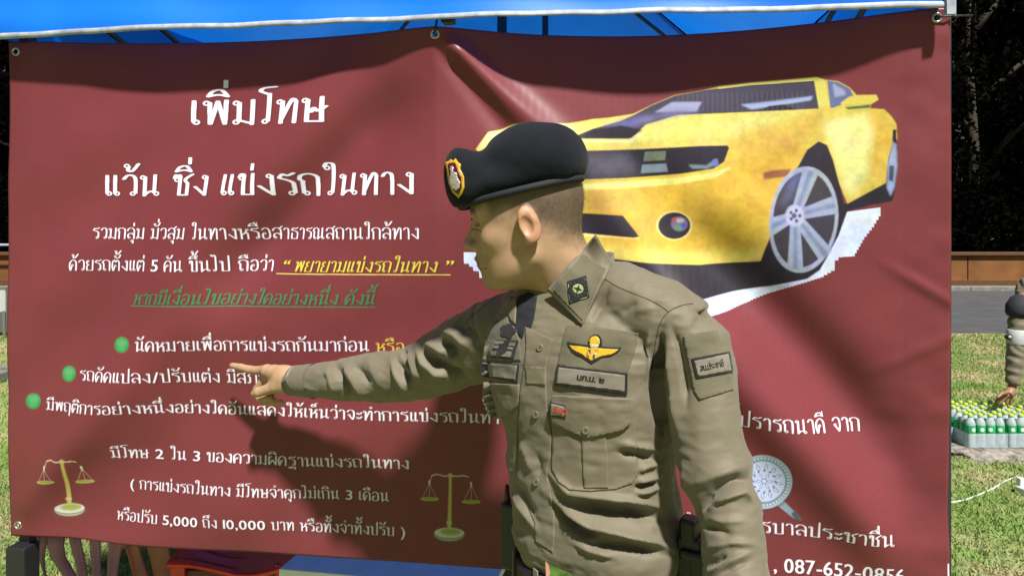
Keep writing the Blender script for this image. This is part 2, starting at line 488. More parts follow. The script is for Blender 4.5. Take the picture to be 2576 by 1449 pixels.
def pen_paint(c, org, ex, ey, rx, ry, soft, col, alpha=1.):
    """org: canvas position of the glyph origin; ex, ey: canvas vectors of one unit right / up"""
    M_ = np.array([[ex[0], ey[0]], [ex[1], ey[1]]])
    cor = np.array([[a, b] for a in (GX0, GX0 + GW) for b in (GY0, GY0 + GHt)]) @ M_.T + org
    x0, y0 = np.maximum(0, cor.min(0).astype(int)); x1 = min(PW, int(cor[:, 0].max())); y1 = min(PH, int(cor[:, 1].max()))
    if x1 <= x0 or y1 <= y0: return
    f = max(1, int(GR / np.linalg.norm(ey) * .9))
    key = (c, rx, ry, f)
    if key not in _pm:
        m = pen_mask(c, rx, ry); h, w = m.shape[0] // f * f, m.shape[1] // f * f
        _pm[key] = m[:h, :w].reshape(h // f, f, w // f, f).mean((1, 3))
    m = _pm[key]
    X_, Y2 = np.meshgrid(np.arange(x0, x1) + .5, np.arange(y0, y1) + .5)
    q_ = np.stack([X_ - org[0], Y2 - org[1]], -1) @ np.linalg.inv(M_).T
    gx = (q_[..., 0] - GX0) * GR / f - .5; gy = (q_[..., 1] - GY0) * GR / f - .5
    xi = np.clip(gx.astype(int), 0, m.shape[1] - 2); yi = np.clip(gy.astype(int), 0, m.shape[0] - 2)
    fx = np.clip(gx - xi, 0, 1); fy = np.clip(gy - yi, 0, 1)
    r_ = m[yi, xi] * (1 - fx) * (1 - fy) + m[yi, xi + 1] * fx * (1 - fy) + m[yi + 1, xi] * (1 - fx) * fy + m[yi + 1, xi + 1] * fx * fy
    paint((x0, y0, blur(r_, soft)), col, alpha)
def text_print(txt, p0, p1, h, col, italic=0., bold=(3, 1), fit=None, shadow=.45, soft=0, rx=.064, ry=.032):
    if h < 40: rx, ry = .055, .026
    x0, y0, m0 = b_of(*p0); x1, y1, m1 = b_of(*p1)
    lay, w = pen_layout(txt)
    if fit: w = pen_layout(fit)[1]
    ex = np.array([x1 - x0, y1 - y0]) / w * 1000
    sc = h * (m0 + m1) / 2 * 1000
    ey = np.array([0, -sc]); ei = ey + italic * ex
    O = np.array([x0, y0]) * 1000
    for ps in (0, 1):
        off = np.array([4., 4.]) if ps == 0 else np.zeros(2)
        cl, al, so = ((.04, .008, .012), shadow, 2) if ps == 0 else (col, 1., soft)
        if ps == 0 and not shadow: continue
        for c, dx, dy in lay:
            if c in PEN: pen_paint(c, O + ex * dx + ei * dy + off, ex, ei, rx, ry, so, cl, al)
            else:
                v, tr, bd = glyph(c)
                q = (v - (v[:, 0].min(), 0)) * (1.32, 1.55) + (dx, dy)
                P = O + off + np.outer(q[:, 0], ex) + np.outer(q[:, 1], ei)
                bo = (max(1, int(sc * .10)), 0)
                paint(tri_mask(P[np.array(tr)], so, bo) if c in ODD else seg_mask(P[bd[:, 0]], P[bd[:, 1]], so, bo), cl, al)


def C5(x, y): return (1170.5 + .4559 * x, 141.6 + .4559 * y)
def cp(pts, col, soft=2, alpha=1., curve=False):
    pts = [C5(*p) for p in pts]
    if curve: pts = smooth_pts(pts)
    poly(pts, col, soft * .5 if soft < 6 else soft, alpha)
def stairs(pts, st=16):
    """printed low-resolution cut-out edge"""
    out = []
    for (a, b), (c, d) in zip(pts, pts[1:]):
        n = max(1, int(max(abs(c - a), abs(d - b)) / st))
        for k in range(n):
            out += [(a + (c - a) * k / n, b + (d - b) * k / n), (a + (c - a) * (k + 1) / n, b + (d - b) * k / n)]
    return out

# yellow sports car with a dark bonnet stripe, cut out with a ragged white edge
YEL = (.50, .38, .06); YLT = (.57, .54, .16); ORG = (.48, .29, .035); PAL = (.56, .55, .26)
BLK = (.018, .014, .023); GLS = (.045, .038, .065); LAV = (.32, .33, .52); WB = (.48, .54, .72)
cp(stairs([(2290, 830), (2290, 880), (2255, 940), (2200, 1010), (2150, 1100), (2080, 1105), (2040, 1140), (2040, 1180), (1980, 1215), (1840, 1262), (1700, 1312), (1590, 1360), (1450, 1405), (1350, 1425)]) + [(1100, 1400), (1000, 1300), (1500, 1150), (2050, 860)], WB, 0)
poly([(1169.5, 632), (1170, 661), (1182, 661), (1183, 668), (1192, 669), (1193, 679), (1207, 680), (1208, 697), (1270, 697), (1270, 632)], WB, 0)
cp([(640, 1090), (1000, 1110), (1650, 1080), (2110, 800), (2330, 690), (2372, 700), (2345, 790), (2260, 812), (2110, 850), (2060, 980), (2000, 1100), (1960, 1175), (1890, 1225), (1700, 1270), (1500, 1300), (1250, 1345), (1000, 1330), (640, 1340)], BLK, 2)
body = [(180, 1000), (170, 800), (140, 600), (60, 505), (125, 405), (190, 388), (255, 357), (390, 347), (560, 342), (700, 312), (800, 300), (930, 277), (1040, 220), (1170, 162), (1300, 142), (1420, 112), (1600, 94), (1960, 77), (2005, 95), (2080, 110), (2140, 150), (2175, 195), (2280, 200), (2290, 228), (2250, 252), (2245, 275), (2320, 283), (2360, 330), (2382, 370), (2385, 440), (2375, 560), (2330, 690), (2110, 808), (2050, 640), (1960, 1100), (1600, 1130), (1300, 1148), (1000, 1130), (700, 1095), (400, 1060)]
cp(body, YEL, 2)
snap = img.copy()
cp([(60, 505), (125, 405), (190, 388), (255, 357), (560, 342), (800, 300), (1100, 275), (1980, 262), (1800, 330), (1500, 420), (1000, 450), (560, 460), (200, 500)], YLT, 12, .85)
cp([(60, 505), (125, 405), (190, 388), (330, 352), (560, 342), (600, 365), (400, 395), (200, 430)], PAL, 8, .9)
cp([(640, 690), (1420, 640), (1480, 560), (1760, 430), (1900, 400), (1830, 600), (1700, 900), (1650, 1060), (1300, 1110), (700, 1060)], ORG, 18, .8)
cp([(660, 1010), (1000, 1060), (1300, 1090), (1660, 1070), (1640, 1120), (1300, 1148), (1000, 1130), (660, 1085)], YLT, 14, .6)
cp([(1500, 430), (1700, 360), (1960, 300), (1990, 400), (1800, 470), (1560, 560)], (.52, .33, .07), 16, .7)
cp([(1990, 340), (2230, 300), (2270, 420), (2240, 620), (2120, 790), (2040, 560)], PAL, 12, .8)
cp([(2245, 290), (2320, 300), (2350, 380), (2330, 560), (2260, 690), (2230, 560), (2270, 430)], (.50, .32, .05), 8, .8)
# roof, windscreen and side glass
cp([(930, 285), (1040, 222), (1170, 165), (1330, 135), (1600, 105), (1950, 95), (1975, 262), (1500, 272), (1180, 282), (1000, 340), (920, 420), (580, 430), (700, 370), (860, 320)], GLS, 3)
cp([(1150, 205), (1320, 205), (1290, 262), (1050, 268)], LAV, 5, .8)
cp([(1540, 225), (1940, 188), (1930, 212), (1600, 255)], (.30, .36, .60), 5, .9)
cp([(930, 300), (1180, 250), (1330, 262), (1120, 300), (960, 350), (840, 400), (700, 395), (800, 340)], (.14, .13, .30), 7, .8)
cp([(1650, 262), (1700, 238), (1780, 232), (1850, 262)], BLK, 3)
cp([(1560, 215), (1640, 170), (1760, 150), (1900, 120), (1930, 180), (1700, 205)], (.035, .028, .05), 8, .7)
for k in range(26):
    x = 1180 + k * 28
    cp([(x, 150), (x + 9, 150), (x + 9, 262), (x, 262)], (.30, .28, .36), 2, .08)
cp([(1410, 117), (1600, 98), (1960, 80), (2000, 92), (1990, 105), (1950, 99), (1600, 110), (1415, 128)], YLT, 1)
cp([(1950, 85), (2005, 95), (2030, 262), (1972, 262)], (.50, .45, .10), 2)
cp([(2020, 100), (2080, 115), (2140, 155), (2160, 200), (2110, 240), (2050, 262), (2035, 262)], (.10, .12, .24), 3)
cp([(2050, 120), (2110, 160), (2120, 190), (2060, 200)], LAV, 5, .7)
cp([(2100, 262), (2090, 235), (2140, 200), (2278, 198), (2290, 228), (2245, 252), (2130, 268), (2050, 320), (1990, 345), (1980, 330)], (.50, .42, .08), 2)
cp([(2110, 262), (2250, 252), (2243, 272), (2130, 275)], (.08, .12, .05), 2)
# bonnet stripe and rim
cp([(580, 425), (700, 372), (860, 345), (980, 372), (905, 425)], BLK, 4)
cp([(560, 432), (905, 432), (1000, 372), (1010, 380), (925, 450), (560, 448)], (.55, .58, .30), 2, .8)
cp([(600, 462), (1480, 435), (1490, 455), (1430, 470), (1000, 490), (600, 505)], (.56, .44, .12), 5, .8)
# grille and lamps
cp([(150, 500), (640, 500), (900, 488), (1300, 467), (1460, 465), (1470, 480), (1440, 560), (1380, 600), (1200, 628), (900, 652), (640, 665), (170, 690)], BLK, 3)
cp([(640, 520), (900, 505), (960, 620), (660, 650)], (.09, .085, .12), 14, .7)
cp([(995, 500), (1115, 495), (1110, 548), (985, 555)], (.10, .12, .09), 3)
cp([(980, 575), (1115, 568), (1125, 615), (972, 625)], (.13, .16, .21), 3)
cp([(1240, 575), (1340, 580), (1400, 540), (1410, 575), (1340, 600), (1260, 598)], (.13, .17, .20), 4)
cp([(1375, 548), (1400, 545), (1405, 580), (1380, 585)], (.12, .11, .45), 3)
cp([(640, 690), (900, 672), (1200, 648), (1380, 620), (1470, 590), (1480, 600), (1390, 650), (1200, 685), (900, 710), (640, 725)], YLT, 5)
cp([(1655, 628), (1700, 615), (1810, 606), (1790, 650), (1658, 665)], (.20, .075, .035), 4)
cp([(660, 720), (760, 730), (860, 800), (800, 860), (660, 850)], (.20, .12, .05), 26, .6)
cp([(200, 850), (655, 855), (870, 868), (960, 985), (930, 992), (655, 968), (200, 960)], BLK, 3)
cp([(655, 970), (930, 995), (965, 990), (955, 1000), (655, 985)], (.6, .55, .25), 2, .8)
def ring(cx, cy, rx, ry, rot=0, n=40):
    c, s = math.cos(rot), math.sin(rot)
    return [(cx + rx * math.cos(a) * c - ry * math.sin(a) * s, cy + rx * math.cos(a) * s + ry * math.sin(a) * c) for a in np.linspace(0, 2 * PI, n, endpoint=False)]
cp(ring(1160, 925, 105, 84), (.55, .50, .20), 3, .7)
cp(ring(1160, 925, 92, 76), BLK, 2)
cp(ring(1190, 915, 48, 42), (.13, .10, .16), 4)
cp(ring(1192, 895, 26, 12), (.30, .30, .40), 4)
cp(ring(1180, 938, 20, 12), (.05, .20, .12), 4)
cp(ring(1212, 925, 14, 12), (.04, .06, .40), 3)
cp(ring(1160, 890, 16, 10), (.30, .05, .08), 4)
bp_ = np.array([[q * 1000 for q in b_of(*C5(*p))[:2]] for p in body])
bx0, by0, bm = seg_mask(bp_, np.roll(bp_, -1, 0), 1)
full = np.zeros((PH, PW, 1), np.float32); full[by0:by0 + bm.shape[0], bx0:bx0 + bm.shape[1], 0] = bm
img[:] = img * full + snap * (1 - full); del snap, full
# front wheel
cp([(1965, 452), (2010, 475), (2040, 560), (2070, 700), (2100, 850), (2060, 980), (1990, 1110), (1930, 1190), (1830, 1215), (1700, 1190), (1640, 1130), (1660, 1060), (1720, 900), (1780, 700), (1850, 590), (1900, 500)], BLK, 3)
WR = .12
wx, wy, wrx, wry = 1870, 893, 188, 300
cp(ring(wx, wy, wrx, wry, WR), (.27, .30, .42), 2)
cp(ring(wx, wy, wrx * .90, wry * .90, WR), (.040, .034, .05), 3)
hub = (1822, 872)
for i, a in enumerate([-1.30, -.28, .80, 1.82, 3.0]):
    tip = (wx + wrx * .95 * math.cos(a), wy + wry * .95 * math.sin(a))
    nx, ny = -math.sin(a), math.cos(a)
    cp([(hub[0] - nx * 26, hub[1] - ny * 26), (tip[0] - nx * 44, tip[1] - ny * 50), (tip[0] + nx * 44, tip[1] + ny * 50), (hub[0] + nx * 26, hub[1] + ny * 26)], (.25, .29, .42), 2)
    cp([(hub[0] - nx * 8, hub[1] - ny * 8), (tip[0] - nx * 14, tip[1] - ny * 16), (tip[0] + nx * 14, tip[1] + ny * 16), (hub[0] + nx * 8, hub[1] + ny * 8)], (.12, .15, .27), 4, .7)
cp(ring(hub[0], hub[1], 52, 62), (.36, .38, .52), 4)
for k in range(5):
    a = k * 2 * PI / 5
    cp(ring(hub[0] + 26 * math.cos(a), hub[1] + 30 * math.sin(a), 9, 10), (.06, .07, .14), 2)
cp(ring(hub[0] - 5, hub[1], 14, 16), (.10, .07, .18), 3)
cp([(1790, 690), (1850, 600), (1870, 640), (1800, 780), (1740, 830)], (.10, .12, .26), 8, .6)
# rear wheel and tail
cp([(2372, 430), (2386, 470), (2384, 600), (2372, 720), (2355, 795), (2270, 815), (2320, 700), (2335, 560)], BLK, 3)
cp([(2360, 470), (2380, 480), (2382, 600), (2366, 720), (2345, 770), (2325, 720), (2330, 600)], (.30, .36, .56), 5, .8)
cp([(2340, 600), (2366, 600), (2358, 690), (2335, 680)], (.06, .07, .10), 3)
cp([(2362, 400), (2382, 400), (2378, 460), (2358, 465)], BLK, 2)
# low-resolution mottling of the pasted photograph
x0, y0 = 1390, 230; sub = img[y0:1200, x0:2640]
hh, ww = sub.shape[:2]
base_mask = (np.abs(sub - np.array(RED, np.float32)).sum(2) > .02)[..., None]
def nz(sc, seed):
    r = np.random.default_rng(seed); g = r.random((hh // sc + 3, ww // sc + 3)).astype(np.float32)
    yy = np.arange(hh) / sc; xx = np.arange(ww) / sc
    yi = yy.astype(int); xi = xx.astype(int); fy = (yy - yi)[:, None]; fx = (xx - xi)[None]
    return (g[yi][:, xi] * (1 - fy) * (1 - fx) + g[yi + 1][:, xi] * fy * (1 - fx) + g[yi][:, xi + 1] * (1 - fy) * fx + g[yi + 1][:, xi + 1] * fy * fx) - .5
mot = 1 + .22 * nz(60, 1) + .20 * nz(22, 2) + .20 * nz(9, 3)
tint = np.stack([1 + .10 * nz(30, 4), 1 + .16 * nz(26, 5), 1 + .35 * nz(34, 6)], 2)
sub[:] = np.where(base_mask, sub * mot[..., None] * tint, sub)

# lettering
text_print('เพิ่มโทษ', (460, 307), (820, 303), 64, WHT, bold=(8, 1), shadow=.5)
text_print('แว้น ซิ่ง แข่งรถในทาง', (251, 491), (1047, 487), 54, WHT, bold=(6, 1), shadow=.5)
text_print('รวมกลุ่ม มั่วสุม ในทางหรือสาธารณสถานใกล้ทาง', (228, 600), (1060, 600), 28, WHT, bold=(2, 0))
text_print('ด้วยรถตั้งแต่ 5 คัน ขึ้นไป ถือว่า', (173, 680), (681, 681), 27, WHT, bold=(2, 0))
YT = (.58, .53, .06); GT = (.018, .20, .075)
text_print('“ พยายามแข่งรถในทาง ”', (702, 682), (1138, 683), 27, YT, italic=.2, bold=(2, 0))
poly([(692, 686), (1137, 688), (1137, 690.5), (692, 688.5)], (.58, .52, .12))
text_print('หากมีเงื่อนไขอย่างใดอย่างหนึ่ง ดังนี้', (343, 762), (944, 764), 26, GT, italic=.2, bold=(2, 0), shadow=.5)
poly([(341, 765), (948, 769), (948, 771.5), (341, 767.5)], GT)
text_print('นัดหมายเพื่อการแข่งรถกันมาก่อน', (356, 878), (929, 882), 25, WHT, bold=(2, 0))
text_print('หรือ', (946, 885), (1019, 886), 25, (.52, .40, .05), bold=(2, 0))
text_print('รถดัดแปลง/ปรับแต่ง มีสภาพไม่', (210, 953), (742, 966), 25, WHT, bold=(2, 0), fit='รถดัดแปลง/ปรับแต่ง มีสภาพไม่')
text_print('มีพฤติการอย่างหนึ่งอย่างใดอันแสดงให้เห็นว่าจะทำการแข่งรถในทาง', (120, 1029), (1236, 1061), 23, WHT, bold=(2, 0), fit='มีพฤติการอย่างหนึ่งอย่างใดอันแสดงให้เห็นว่าจะทำการแข่งรถในท')
text_print('มีโทษ 2 ใน 3 ของความผิดฐานแข่งรถในทาง', (280, 1151), (1029, 1180), 23, WHT, bold=(2, 0))
text_print('( การแข่งรถในทาง มีโทษจำคุกไม่เกิน 3 เดือน', (319, 1231), (976, 1263), 22, WHT, bold=(2, 0))
text_print('หรือปรับ 5,000 ถึง 10,000 บาท หรือทั้งจำทั้งปรับ )', (287, 1309), (1018, 1351), 22, WHT, bold=(2, 0))
text_print('ปรารถนาดี จาก', (1853, 1063), (2175, 1093), 31, WHT, bold=(4, 1))
text_print('สถานีตำรวจนครบาลประชาชื่น', (1589, 1311), (2240, 1364), 28, WHT, bold=(3, 0))
text_print('5 , 087-652-0856', (1905, 1433), (2272, 1462), 33, WHT, bold=(6, 1), fit='5 , 087-652-0856')
for (u, v) in ((321, 863), (179.5, 938), (85.4, 1008)):
    poly(ring(u, v, 19.5, 19.5), (.03, .20, .06), 1)
    poly(ring(u, v - 5, 15, 11), (.09, .32, .13), 4, .8)
    poly(ring(u, v + 9, 11, 6), (.07, .33, .10), 3, .6)
# pairs of scales
GLD = (.42, .36, .10)
def scales(top, base, lp, rp, w, bend=0):
    tx, ty = top; bx_, by = base
    poly([(tx - 3, ty), (tx + 3, ty), ((tx + bx_) / 2 + 4 + bend, (ty + by) / 2), (bx_ + 5, by - 12), (bx_ - 5, by - 12), ((tx + bx_) / 2 - 4 + bend, (ty + by) / 2)], GLD, 1)
    poly(ring(tx, ty + 6, 6, 6), GLD, 1)
    for px, py in (lp, rp):
        s = 1 if px > tx else -1
        ex = px - 0; ey = ty + 26 + (py - lp[1]) * .6
        arc = [(tx, ty + 6), (tx + s * 18, ty + 7), (px - s * 20, ty + 2 + (py - lp[1]) * .5), (px - s * 6, ty + 6 + (py - lp[1]) * .5), (ex, ey)]
        for a, b in zip(arc, arc[1:]):
            poly([(a[0], a[1] - 2), (b[0], b[1] - 2), (b[0] + 1, b[1] + 2), (a[0] + 1, a[1] + 2)], (.45, .34, .22), 0)
        poly([(ex - 2.5, ey - 8), (ex + 2.5, ey - 8), (ex + 2.5, ey + 6), (ex - 2.5, ey + 6)], (.55, .50, .40), 0)
        for q in (-.42, 0, .42):
            poly([(ex - .7, ey), (ex + .7, ey), (px + q * w * .55 + .7, py), (px + q * w * .55 - .7, py)], (.42, .30, .22), 0)
        poly(ring(px, py, w * .29, 4.6), (.36, .38, .10), 1)
        poly(ring(px, py - .6, w * .23, 2), (.20, .22, .04), 1)
    poly(ring(bx_, by + 7, w * .52, 16), (.09, .06, .05), 5, .6)
    poly(ring(bx_, by + 4, w * .46, 16), (.40, .38, .26), 1)
    poly(ring(bx_, by + 3, w * .46, 13), (.12, .13, .12), 1)
    poly(ring(bx_, by, w * .46, 13), (.50, .52, .48), 1)
    poly(ring(bx_ + 3, by - 3, w * .33, 9), (.28, .30, .06), 3)
    poly(ring(bx_, by - 26, 7, 5), (.45, .42, .22), 1)
scales((174.4, 1147), (166, 1283), (125.7, 1207), (210, 1212.5), 75, 1)
scales((1133.6, 1189), (1130, 1340), (1080, 1255), (1185.5, 1261), 82)
# round silver shield emblem with a handle: plain floral relief
poly([(1951, 1265), (1967, 1253), (2006, 1292), (2014, 1304), (1996, 1301)], (.22, .29, .38), 1)
poly([(1989, 1288), (1999, 1280), (2016, 1306), (1997, 1303)], (.07, .08, .12), 1)
ecx, ecy = 1921, 1207
poly(ring(ecx + 3, ecy + 4, 67, 71), (.05, .03, .05), 3, .6)
poly(ring(ecx, ecy, 67, 70), (.34, .42, .54), 1)
poly(ring(ecx, ecy, 62, 65), (.18, .25, .30), 1)
for k in range(44):
    a = 2 * PI * k / 44
    poly(ring(ecx + 58 * math.cos(a), ecy + 60.5 * math.sin(a), 3.2, 2.6, a), (.42, .50, .62), 0)
poly(ring(ecx, ecy, 53, 55), (.10, .12, .20), 1)
poly(ring(ecx, ecy - .5, 51, 53), (.42, .48, .68), 1)
DK = (.13, .15, .27)
def petal(cx, cy, L, w, a, col=DK):
    pts = []
    for t in np.linspace(0, 1, 9): pts.append((t * L, w * math.sin(PI * t)))
    for t in np.linspace(1, 0, 9): pts.append((t * L, -w * math.sin(PI * t)))
    c, s = math.cos(a), math.sin(a)
    poly([(cx + x * c - y * s, cy + x * s + y * c) for x, y in pts], col, 0)
for k in range(12):
    a = 2 * PI * k / 12 + .1
    petal(ecx + 27 * math.cos(a), ecy + 28 * math.sin(a), 19, 4.2, a)
    petal(ecx + 28 * math.cos(a), ecy + 29 * math.sin(a), 16, 2.6, a, (.46, .52, .70))
    petal(ecx + 24 * math.cos(a + .26), ecy + 25 * math.sin(a + .26), 12, 2.6, a + 1.2)
for k in range(6):
    a = 2 * PI * k / 6
    petal(ecx + 6 * math.cos(a), ecy + 6 * math.sin(a), 17, 3.6, a)
    petal(ecx + 7 * math.cos(a), ecy + 7 * math.sin(a), 14, 2.2, a, (.46, .52, .70))
poly(ring(ecx, ecy, 7, 7), DK, 0); poly(ring(ecx, ecy, 5, 5), (.48, .54, .72), 0)
poly([(2385, 1418), (2388.5, 1418), (2388.5, 1500), (2385, 1500)], WHT)
# slightly darker printed hems
img[:, :int(b_of(75, 700)[0] * 1000)] *= .97
img[:, int(b_of(2270, 700)[0] * 1000):] *= .955
img[int(b_of(1288, 1418)[1] * 1000):] *= .96
img[:int(b_of(1288, 130)[1] * 1000)] *= .97
enc = np.where(img <= .0031308, img * 12.92, 1.055 * np.clip(img, 0, 1) ** (1 / 2.4) - .055)
rgba = np.ones((PH, PW, 4), np.float32); rgba[..., :3] = enc[::-1]
bimg = bpy.data.images.new('banner_print', PW, PH)
bimg.pixels.foreach_set(rgba.ravel())
bimg.update()
del rgba, enc

# ------------------------------------------------------------ banner surface
LFOLD = (1.331, .03, .02, 1.47); RFOLD = (1.331, .03, 2.63, 1.47)
def perp(x, y, f):
    x0, y0, x1, y1 = f; dx, dy = x1 - x0, y1 - y0; L = math.hypot(dx, dy)
    s = ((x - x0) * dx + (y - y0) * dy) / L
    d = ((x - x0) * dy - (y - y0) * dx) / L       # >0 : up / right side for the right fold
    return s, d, L
def g(d, w): return np.exp(-(d / w) ** 2)
def bdepth(x, y):
    """relief of the hung vinyl in metres, + is towards the viewer"""
    x = np.asarray(x, float); y = np.asarray(y, float)
    z = np.zeros_like(x + y)
    l = np.clip(x / 1.331, 0, 1); r = np.clip((x - 1.331) / 1.30, 0, 1)
    # swag between the three top fixings
    z -= .050 * np.sin(PI * l) ** 1.0 * np.exp(-(y / .55) ** 1.6) * (x < 1.331)
    z -= .085 * np.sin(PI * np.clip(r, 0, 1)) ** 1.1 * np.exp(-(y / .55) ** 1.6) * (x >= 1.331)
    z += .030 * g(x - 1.331, .16) * np.exp(-y / .25)
    # overall billow of the two halves
    z += .020 * np.sin(PI * x / BW) * np.sin(PI * np.clip(y / BH, 0, 1))
    # right tension fold
    s, d, L = perp(x, y, RFOLD)
    w1 = .022 + .055 * np.clip(s / .8, 0, 1)
    z += .027 * sm(s, 0, .08) * (1 - sm(s, .28, .62)) * g(d - w1 * .9, w1)
    z -= .011 * sm(s, 0, .1) * (1 - sm(s, .7, 1.3)) * g(d + w1 * .55, w1 * .8)
    z += .050 * sm(s, .55, 1.1) * (1 - sm(s, 1.75, 1.98)) * g(d + .015, .085)
    z -= .048 * sm(s, .5, 1.0) * (1 - sm(s, 1.75, 1.98)) * g(d - .16, .085)
    # left tension fold
    s, d, L = perp(x, y, LFOLD)            # d>0 : lower right side
    z += .026 * sm(s, .1, .4) * g(d + .13, .09) * (1 - sm(s, 1.2, 1.7))
    z -= .036 * sm(s, .1, .35) * g(d - .02, .075) * (1 - sm(s, .7, 1.1))
    z += .024 * sm(s, .75, 1.15) * g(d + .02, .05 + .03 * (1 - sm(s, 1.2, 1.9))) * (1 - sm(s, 1.86, 1.95))
    z -= .010 * sm(s, .8, 1.2) * g(d - .15, .09)
    # fan of slack waves towards the lower left half
    z += .007 * np.sin((d + .35 * s) * 15) * sm(s, .3, .8) * (1 - sm(np.abs(d), .5, .8))
    # secondary swag under the car
    z += .010 * g(y - (.52 + .22 * (r - .4) ** 2), .10) * np.sin(PI * r) * (x > 1.331)
    z -= .008 * g(y - 1.28, .10) * np.sin(PI * np.clip((x - .6) / 1.2, 0, 1)) ** 2
    z *= (1 - .85 * sm(x, 2.38, 2.665)) * (1 - .6 * sm(-x, -.20, 0))
    # small puckers by the right edge
    e = sm(x, 2.40, 2.62)
    P = np.stack([x * .7, y, 0 * (x + y)], -1).reshape(-1, 3)
    z += (.004 * e * vnoise(P, 9, 3).reshape(z.shape)) + .0025 * e * vnoise(P, 23, 4).reshape(z.shape)
    z += .011 * vnoise(P, 3.3, 5).reshape(z.shape) + .0022 * vnoise(P, 9, 6).reshape(z.shape)
    z += .006 * g((y - .72) - .6 * (x - 2.62), .018) * sm(x, 2.46, 2.60) + .005 * g((y - .86) + .5 * (x - 2.62), .02) * sm(x, 2.42, 2.6)
    z += .003 * g(x - .06, .012) * 0
    return z
def bsag(x):
    l = np.clip(x / 1.331, 0, 1); r = np.clip((x - 1.331) / 1.3, 0, 1)
    return np.where(x < 1.331, .006 * np.sin(PI * l), .020 * np.sin(PI * r)) + .008 * np.sin(PI * x / BW)
def bpoint(x, y, off=0.):
    x = np.asarray(x, float); y = np.asarray(y, float)
    d = bdepth(x, y) + off
    x = x * K; d = d * K
    zz = BTOP - K * (y + bsag(x / K) * np.exp(-y / .35))
    P = np.stack([BL.x + BDIR.x * x + BN.x * d, BL.y + BDIR.y * x + BN.y * d, zz], -1)
    return P

def banner_mat():
    m = bpy.data.materials.new('printed_vinyl'); m.use_nodes = True
    nt = m.node_tree; p = nt.nodes['Principled BSDF']
    t = nt.nodes.new('ShaderNodeTexImage'); t.image = bimg; t.interpolation = 'Cubic'
    n = nt.nodes.new('ShaderNodeTexNoise'); n.inputs['Scale'].default_value = 420; n.inputs['Detail'].default_value = 2
    tc = nt.nodes.new('ShaderNodeTexCoord'); nt.links.new(tc.outputs['Object'], n.inputs['Vector'])
    mr = nt.nodes.new('ShaderNodeMapRange'); mr.inputs['To Min'].default_value = .78; mr.inputs['To Max'].default_value = 1.22
    nt.links.new(n.outputs['Fac'], mr.inputs['Value'])
    n3 = nt.nodes.new('ShaderNodeTexNoise'); n3.inputs['Scale'].default_value = 5; n3.inputs['Detail'].default_value = 4
    nt.links.new(tc.outputs['Object'], n3.inputs['Vector'])
    mr3 = nt.nodes.new('ShaderNodeMapRange'); mr3.inputs['From Min'].default_value = .3; mr3.inputs['From Max'].default_value = .7
    mr3.inputs['To Min'].default_value = .92; mr3.inputs['To Max'].default_value = 1.08
    nt.links.new(n3.outputs['Fac'], mr3.inputs['Value'])
    mu = nt.nodes.new('ShaderNodeMath'); mu.operation = 'MULTIPLY'
    nt.links.new(mr.outputs[0], mu.inputs[0]); nt.links.new(mr3.outputs[0], mu.inputs[1])
    vm = nt.nodes.new('ShaderNodeVectorMath'); vm.operation = 'SCALE'
    nt.links.new(t.outputs['Color'], vm.inputs[0]); nt.links.new(mu.outputs[0], vm.inputs['Scale'])
    nt.links.new(vm.outputs[0], p.inputs['Base Color'])
    p.inputs['Roughness'].default_value = .40
    p.inputs['Specular IOR Level'].default_value = .30
    # woven scrim under the vinyl
    wv = nt.nodes.new('ShaderNodeTexWave'); wv.inputs['Scale'].default_value = 38; wv.inputs['Distortion'].default_value = .6
    uvn = nt.nodes.new('ShaderNodeUVMap'); nt.links.new(uvn.outputs[0], wv.inputs['Vector'])
    ad = nt.nodes.new('ShaderNodeMath'); ad.operation = 'ADD'
    nt.links.new(wv.outputs['Fac'], ad.inputs[0]); nt.links.new(n.outputs['Fac'], ad.inputs[1])
    b = nt.nodes.new('ShaderNodeBump'); b.inputs['Strength'].default_value = .10; b.inputs['Distance'].default_value = .0008
    nt.links.new(ad.outputs[0], b.inputs['Height']); nt.links.new(b.outputs[0], p.inputs['Normal'])
    return m

nx_, ny_ = 420, 236
X, Y_ = np.meshgrid(np.linspace(0, BW, nx_), np.linspace(0, BH, ny_))
P = bpoint(X, Y_).reshape(-1, 3)
ii = np.arange(nx_ * ny_).reshape(ny_, nx_)
q = np.stack([ii[:-1, :-1], ii[1:, :-1], ii[1:, 1:], ii[:-1, 1:]], -1).reshape(-1, 4)
# punched eyelet holes: leave the faces under each ring out
EYE = [(.022, .030), (1.331, .022), (2.634, .024), (.024, 1.468), (2.634, 1.468)]
uv = np.stack([X.ravel() / BW, 1 - Y_.ravel() / BH], -1)
fc = np.stack([X[:-1, :-1] + X[1:, 1:], Y_[:-1, :-1] + Y_[1:, 1:]], -1).reshape(-1, 2) / 2
keep = np.ones(len(q), bool)
for ex, ey in EYE: keep &= ((fc[:, 0] - ex) ** 2 + (fc[:, 1] - ey) ** 2) > .0075 ** 2
banner = mesh_np('banner', P, q[keep], banner_mat(), None, True, uv)
sd = banner.modifiers.new('s', 'SOLIDIFY'); sd.thickness = .0009; sd.offset = -1
tag(banner, 'large dark red vinyl banner with Thai lettering and a yellow car under the canopy', 'banner')
M_STEEL = mat('steel', (.45, .44, .42), .3, metal=.9, var=.1)
M_BLKP = mat('black_plastic', (.012, .012, .013), .5, var=.2)
for ex, ey in EYE:
    mb = MB(); ringv = []
    n = 24; rows = []
    for (rr, dz) in ((.0072, .0), (.008, .0016), (.0105, .0022), (.013, .0012), (.0135, -.0005)):
        row = []
        for k in range(n):
            a = 2 * PI * k / n
            row.append(Vector(bpoint(ex + rr * math.cos(a), ey + rr * math.sin(a), dz)))
        rows.append(row)
    mb.loft(rows, cap=False)
    mb.build('eyelet', M_STEEL, banner, True)
